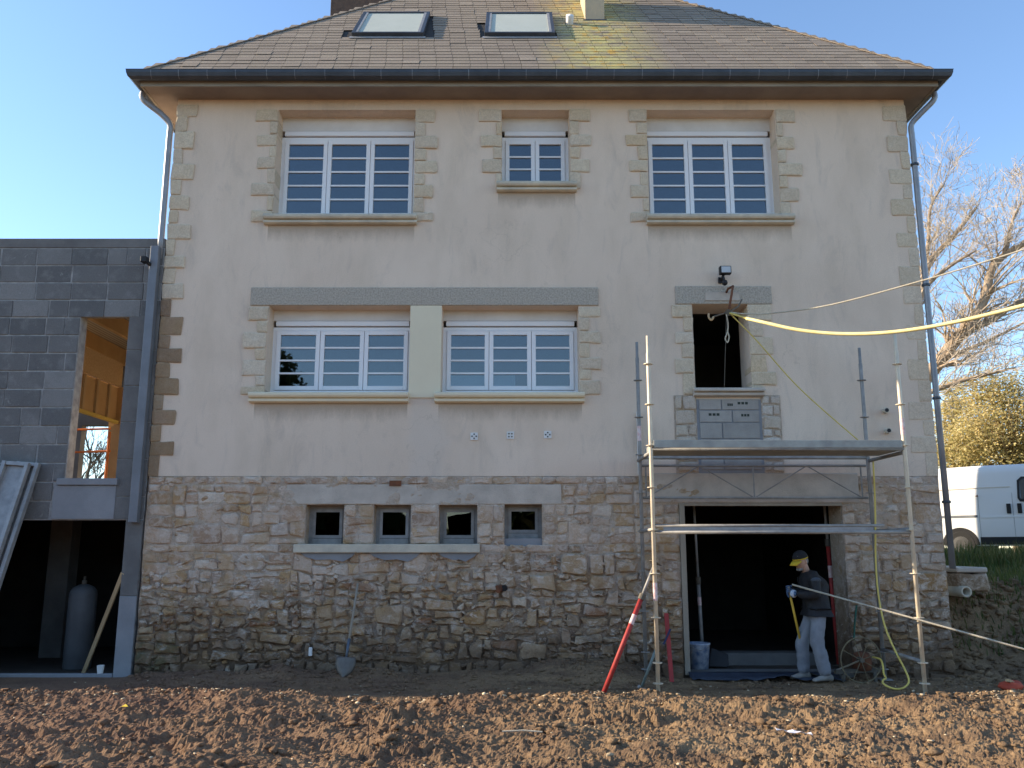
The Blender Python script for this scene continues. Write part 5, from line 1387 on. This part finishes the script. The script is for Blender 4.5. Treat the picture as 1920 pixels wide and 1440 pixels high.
m_ = MB(); vs = [vp(f, sd(z) - .036, z) for f, z in P3]; m_.add(vs, [tuple(range(6))]); m_.build('window', mat('van_glass', (.06, .075, .085), None, 2, .08, spec=.8), van)
vbox(-1.97, -1.93, .12, .2, 1.0, 1.35, 'tail_lamp', RED)
q = vp(.43, -.01, 1.42); MB().lathe([(.02, 0), (.03, .01), (.02, .03)], tuple(q), 8).build('side_marker', RUST, van)

# ------------------------------------------------------------------ trees
def limbs(mb, p, d, L, r, depth, rs, spread=.75, up=.12, seg=4, twig=None, minr=.006, kids=(2, 4), n0=8):
    pts = [Vector(p)]; rad = [r]; d = Vector(d).normalized(); r_end = r * .55 if depth > 0 else r * .3
    for i in range(seg):
        d = (d + Vector((rs.uniform(-1, 1), rs.uniform(-1, 1), rs.uniform(-.7, 1))) * .30 + Vector((0, 0, up * .3))).normalized()
        pts.append(pts[-1] + d * (L / seg)); rad.append(r + (r_end - r) * (i + 1) / seg)
    n = n0 if r > .06 else (5 if r > .02 else 3)
    tgt = twig if (twig is not None and r < .03) else mb
    tgt.path(pts, [max(x, minr) for x in rad], n, False)
    if depth <= 0: return
    for k in range(rs.randint(*kids)):
        i = rs.randint(1, seg); q = pts[i]; base = (pts[i] - pts[i - 1]).normalized()
        ax = Vector((rs.uniform(-1, 1), rs.uniform(-1, 1), rs.uniform(-.5, .8)))
        nd = (base + ax * spread).normalized()
        limbs(mb, q, nd, L * rs.uniform(.55, .78), max(rad[i] * rs.uniform(.5, .68), minr), depth - 1, rs, spread, up, seg if depth > 2 else 3, twig, minr, kids, n0)
    limbs(mb, pts[-1], d, L * .72, r_end, depth - 1, rs, spread, up, 3, twig, minr, kids, n0)
rs = random.Random(3)
TY = 15.0
tb = at(1655, 1000, TY); tb.z = 1.3
oak = thing('oak_tree', tuple(tb), 'large bare oak with pale sunlit limbs rising behind the right side of the house', 'tree')
trunk = MB(); tw = MB()
fork = at(1690, 760, TY)
trunk.path([tb, tb.lerp(fork, .5) + Vector((.1, 0, 0)), fork], [.42, .36, .30], 12)
mains = [([fork, at(1752, 690, TY), at(1790, 640, TY - .2), at(1818, 610, TY - .4), at(1846, 560, TY - .5), at(1862, 500, TY - .6), at(1900, 468, TY - .7), at(1960, 440, TY - .8)], .24),
         ([at(1812, 618, TY - .3), at(1860, 600, TY - .3), at(1905, 570, TY - .5), at(1980, 540, TY - .8)], .13),
         ([fork, at(1715, 600, TY + .6), at(1740, 500, TY + .8), at(1790, 440, TY + .9), at(1830, 390, TY + 1)], .16),
         ([at(1715, 600, TY + .6), at(1735, 540, TY + .2), at(1780, 500, TY - .2), at(1830, 470, TY - .6)], .10),
         ([at(1725, 560, TY + .6), at(1740, 460, TY + 1.2), at(1745, 390, TY + 1.4), at(1770, 345, TY + 1.5)], .09),
         ([fork, at(1745, 735, TY - .6), at(1800, 715, TY - .9), at(1860, 700, TY - 1.2), at(1900, 690, TY - 1.4)], .10),
         ([at(1750, 690, TY), at(1790, 665, TY + 1), at(1850, 640, TY + 1.4), at(1930, 600, TY + 1.6)], .10),
         ([at(1880, 484, TY - .7), at(1896, 420, TY - .5), at(1915, 380, TY - .4)], .07)]
for pts, r in mains:
    P = curve(pts, 4); n = len(P); rad = [r * (1 - .72 * i / (n - 1)) for i in range(n)]
    trunk.path(P, rad, 10, False)
    for i in range(3, n, 1):
        for _ in range(2):
            b = (P[i] - P[i - 1]).normalized(); ax = Vector((rs.uniform(-1, 1), rs.uniform(-1, 1), rs.uniform(-.5, 1)))
            limbs(trunk, P[i], b + ax * .9, rs.uniform(.55, 1.15), max(rad[i] * .30, .013), 3, rs, 1.15, -.06, 5, tw, .0055, (1, 3))
trunk.build('trunk', BARK, oak, True); tw.build('crown', TWIG, oak)
# bushy evergreen tree beyond the van
def leafy(root, c, rx, ry, rz_, nl, m, rs_, size=.11, lumps=26, holes=.25):
    cs = []
    for _ in range(lumps):
        a = rs_.random() * 2 * math.pi; u = rs_.uniform(-1, 1); k = rs_.uniform(.35, .95)
        s = math.sqrt(1 - u * u); cs.append((c[0] + rx * k * s * math.cos(a), c[1] + ry * k * s * math.sin(a), c[2] + rz_ * k * u, rs_.uniform(.22, .42) * min(rx, rz_)))
    mb = MB()
    for _ in range(nl):
        L = rs_.choice(cs); a = rs_.random() * 2 * math.pi; u = rs_.uniform(-1, 1); s = math.sqrt(1 - u * u); k = L[3] * rs_.uniform(.55, 1.08)
        p = Vector((L[0] + k * s * math.cos(a), L[1] + k * s * math.sin(a), L[2] + k * u))
        d = Vector((rs_.uniform(-1, 1), rs_.uniform(-1, 1), rs_.uniform(-1, 1))).normalized(); e = d.orthogonal().normalized() * size * rs_.uniform(.35, .6); d = d * size * rs_.uniform(.6, 1.2)
        mb.add([p - d, p + e, p + d, p - e], [(0, 1, 2, 3)])
    return mb.build('crown', m, root), cs
def evergreen(base, c, rx, ry, rz_, nl, m, label, seed, size=.11, lumps=30):
    rs_ = random.Random(seed); t = thing('broadleaf_tree', tuple(base), label, 'tree')
    cr, cs = leafy(t, c, rx, ry, rz_, nl, m, rs_, size, lumps)
    mb = MB(); top = Vector((c[0], c[1], c[2])); b = Vector(base); mb.path([b, b.lerp(top, .6), top], [.16, .12, .06], 8)
    for L in cs: mb.path([b.lerp(top, rs_.uniform(.4, .95)), Vector(L[:3])], [.05, .012], 5, False)
    mb.build('trunk', BARK, t, True); return t
c = at(1880, 770, 17.5); evergreen((c.x, 17.5, 1.4), (c.x + .4, 17.5, c.z - .6), 2.4, 1.6, 2.4, 34000, LEAF, 'dense golden-green bushy tree directly behind the white van', 4, .062, 80)
c = at(1790, 800, 20); evergreen((c.x, 20, 1.4), (c.x + .1, 20, c.z - .3), 1.5, 1.2, 1.9, 17000, LEAF, 'smaller golden bush between the house corner and the larger bushy tree', 9, .055, 34)
evergreen((-14.5, -31, 0), (-13.6, -31, 8.6), 3.2, 3, 3.6, 7000, LEAF_DK, 'dark evergreen mirrored in the left ground-floor window pane', 6, .26, 30)
tl_ = MB(); rs_ = random.Random(2)  # tree belt out of view, added to darken what the low panes mirror
for _ in range(9000):
    a = rs_.uniform(-1.25, 1.25); rr = rs_.uniform(42, 50); hmax = 6.0 + 2.5 * math.sin(a * 9) + 1.5 * math.sin(a * 23 + 1)
    p = Vector((rr * math.sin(a), -11.5 - rr * math.cos(a), rs_.uniform(0, 1) ** .8 * hmax)); d = Vector((rs_.uniform(-1, 1), rs_.uniform(-1, 1), rs_.uniform(-1, 1))).normalized(); e = d.orthogonal().normalized() * .6; d = d * .9
    tl_.add([p - d, p + e, p + d, p - e], [(0, 1, 2, 3)])
tag(tl_.build('unseen_tree_belt', LEAF_DK), 'distant dark belt of trees across the field facing the house', 'trees', kind='stuff')
# bare tree glimpsed through the annex opening
bt_ = at(158, 930, 16); rs = random.Random(8)
t_ = thing('bare_tree', (bt_.x, 16, 1.3), 'small bare tree seen against the sky through the annex window opening', 'tree')
tk_ = MB(); tw = MB()
tk_.path([(bt_.x, 16, 1.2), (bt_.x + .05, 16, bt_.z + .2)], [.12, .08], 8)
limbs(tk_, (bt_.x + .05, 16, bt_.z + .2), (0, 0, 1), 1.0, .07, 4, rs, .9, .15, 4, tw, .007, (2, 3))
for dd in ((-.7, .2, .7), (.7, -.2, .7)): limbs(tk_, (bt_.x + .05, 16, bt_.z + .1), dd, .9, .05, 4, rs, .9, .15, 4, tw, .007, (2, 3))
tk_.build('trunk', IRON, t_); tw.build('crown', IRON, t_)

# ------------------------------------------------------------------ loose soil, pebbles, grass, litter
ico = bmesh.new(); bmesh.ops.create_icosphere(ico, subdivisions=1, radius=1)
ICO_V = np.array([v.co[:] for v in ico.verts]); ICO_F = [tuple(v.index for v in f.verts) for f in ico.faces]; ico.free()
ICO_F = np.array(ICO_F)
def scatter(name, n, fn, m, label, cat):
    """n irregular lumps joined: fn(k) -> x, y, size"""
    P = [fn(k) for k in range(n)]
    x = np.array([p[0] for p in P]); y = np.array([p[1] for p in P]); s = np.array([p[2] for p in P])
    z = ground_h(x[None], y[None])[0]
    nvt = len(ICO_V)
    jit = 1 + .55 * (rng.random((n, nvt, 1)) - .5) * 2
    sc_ = np.stack([s * rng.uniform(.7, 1.3, n), s * rng.uniform(.7, 1.3, n), s * rng.uniform(.35, .7, n)], -1)[:, None, :]
    v = ICO_V[None] * jit * sc_
    a = rng.random(n) * 6.28; ca, sa = np.cos(a)[:, None], np.sin(a)[:, None]
    X = v[..., 0] * ca - v[..., 1] * sa; Y = v[..., 0] * sa + v[..., 1] * ca
    v = np.stack([X + x[:, None], Y + y[:, None], v[..., 2] + (z + s * .18)[:, None]], -1).reshape(-1, 3)
    f = (ICO_F[None] + (np.arange(n) * nvt)[:, None, None]).reshape(-1, 3)
    me = bpy.data.meshes.new(name); me.vertices.add(len(v)); me.vertices.foreach_set('co', v.astype(np.float32).ravel())
    me.loops.add(f.size); me.loops.foreach_set('vertex_index', f.astype(np.int32).ravel())
    me.polygons.add(len(f)); me.polygons.foreach_set('loop_start', np.arange(0, f.size, 3, dtype=np.int32)); me.update(calc_edges=True)
    o = bpy.data.objects.new(name, me); C.objects.link(o); me.materials.append(m); return tag(o, label, cat, kind='stuff')
rs = random.Random(12)
def clodpos(k):
    y = -1.5 - abs(rs.gauss(0, .25)) if k % 4 == 0 else rs.uniform(-5.2, -1.4)
    x = rs.uniform(-6.8, 7.2); d = .53 + .2 * math.sin(x * 2.1 + 1.3 * math.sin(y * 2.7)) * math.sin(y * 3.3 + x)
    s = min(.0048 / max(rs.random(), .02) ** .58, .045) * (1.2 if d > .56 else .6)
    return x, y, s
scatter('soil_clods', 20000, clodpos, CLOD, 'loose brown soil clods strewn over the dug ground', 'soil')
scatter('wall_foot_spoil', 7000, lambda k: (rs.uniform(-4.8, 6.6), -1.5 + 1.42 * rs.random() ** .7, min(.0050 / max(rs.random(), .03) ** .58, .05)), CLOD, 'small soil crumbs and lumps along the shaded foot of the wall', 'soil')
scatter('pebbles', 1100, lambda k: (rs.uniform(-6.8, 7.2), -1.5 - abs(rs.gauss(0, .22)) if k % 3 else rs.uniform(-5.2, -.4), min(.008 / max(rs.random(), .1) ** .5, .024)), PEB, 'pale pebbles and stone chips scattered in the soil', 'pebbles')
scatter('bank_rubble', 1500, lambda k: (rs.uniform(5.75, 9.2), rs.uniform(-.5, 1.5), min(.02 / max(rs.random(), .1) ** .6, .07)), CLOD, 'dark earth and rubble lumps on the bank by the house corner', 'rubble')
def grass(name, n, fn, h, m, label):
    mb = MB(); pts = [fn() for _ in range(n)]; zs_ = ground_h(np.array([[p_[0] for p_ in pts]]), np.array([[p_[1] for p_ in pts]]))[0]
    for (x, y), z in zip(pts, zs_):
        z = float(z); a = rs.random() * 6.28; L = h * rs.uniform(.5, 1.3); w = .010 * rs.uniform(.7, 1.4); ln = Vector((math.cos(a), math.sin(a), 0)) * L * rs.uniform(.1, .6)
        s = Vector((-math.sin(a), math.cos(a), 0)) * w; p = Vector((x, y, z - .01)); q = p + ln * .4 + Vector((0, 0, L * .6)); e = p + ln + Vector((0, 0, L))
        mb.add([p - s, p + s, q + s * .7, q - s * .7, e], [(0, 1, 2, 3), (3, 2, 4)])
    return tag(mb.build(name, m, None), label, 'grass', kind='stuff')
grass('grass', 5200, lambda: (rs.uniform(5.85, 13), rs.uniform(1.3, 6.5)), .16, GRASS, 'grass and weeds along the top of the bank in front of the van')
grass('weeds', 700, lambda: (rs.uniform(5.9, 8.8), rs.uniform(.5, 1.4)), .13, GRASS, 'sparse weeds clinging to the dark bank')
grass('tall_grass', 2600, lambda: (rs.uniform(8.2, 13), rs.uniform(4.6, 7.4)), .34, GRASS, 'taller rough grass along the drive edge hiding the van wheels')
def litter(px, py, Y): p = at(px, py, Y); return Vector((p.x, Y, gz(p.x, Y)))
def Yof(py): return 1.62 / math.tan(math.atan((py - 720) / FPX) - PITCH) - CD
q = litter(1490, 1378, Yof(1378)); m_ = MB()
vs = []
for i in range(7):
    for j in range(3): vs.append((q.x - .16 + .053 * i, q.y - .02 + .03 * j, q.z + .055 + .012 * math.sin(i * 1.9 + j) - .006 * i))
m_.add(vs, [(i * 3 + j, i * 3 + j + 1, (i + 1) * 3 + j + 1, (i + 1) * 3 + j) for i in range(6) for j in range(2)]); o = tag(m_.build('paper_strip', PAPER, None), 'crumpled white strip of paper lying on the soil in the foreground', 'paper')
md = o.modifiers.new('solid', 'SOLIDIFY'); md.thickness = .003
q = litter(978, 1383, Yof(1383)); tag(MB().path([(q.x - .17, q.y, q.z + .05), (q.x + .02, q.y, q.z + .058), (q.x + .18, q.y - .02, q.z + .05)], .007, 6).build('stick', ROPE, None), 'thin pale stick lying flat on the soil in the foreground', 'stick')
q = litter(231, 1347, Yof(1347)); m_ = MB(); m_.add([(q.x - .035, q.y, q.z + .04), (q.x - .01, q.y - .025, q.z + .05), (q.x + .04, q.y, q.z + .045), (q.x, q.y + .03, q.z + .065)], [(0, 1, 2, 3)])
tag(m_.build('fallen_leaf', YLEAF, None), 'small bright yellow leaf on the soil at left', 'leaf')
q = litter(1897, 1300, Yof(1300) + .1)
m_ = blob(Vector((q.x, q.y, q.z + .05)), .11, .14, .05, 8, 12, lambda f, l, u: (f * (1 + .2 * math.sin(5 * l)), l, u * (1 + .3 * math.sin(7 * f))))
tag(m_.build('red_rag', REDCLOTH, None, True), 'red rag lying on the soil at the far right', 'rag')
tag(MB().bar(q + Vector((-.06, -.05, .12)), q + Vector((.06, .04, .07)), .05, .03).build('wood_offcut', WOOD, None), 'pale wood offcut resting on the red rag', 'offcut')
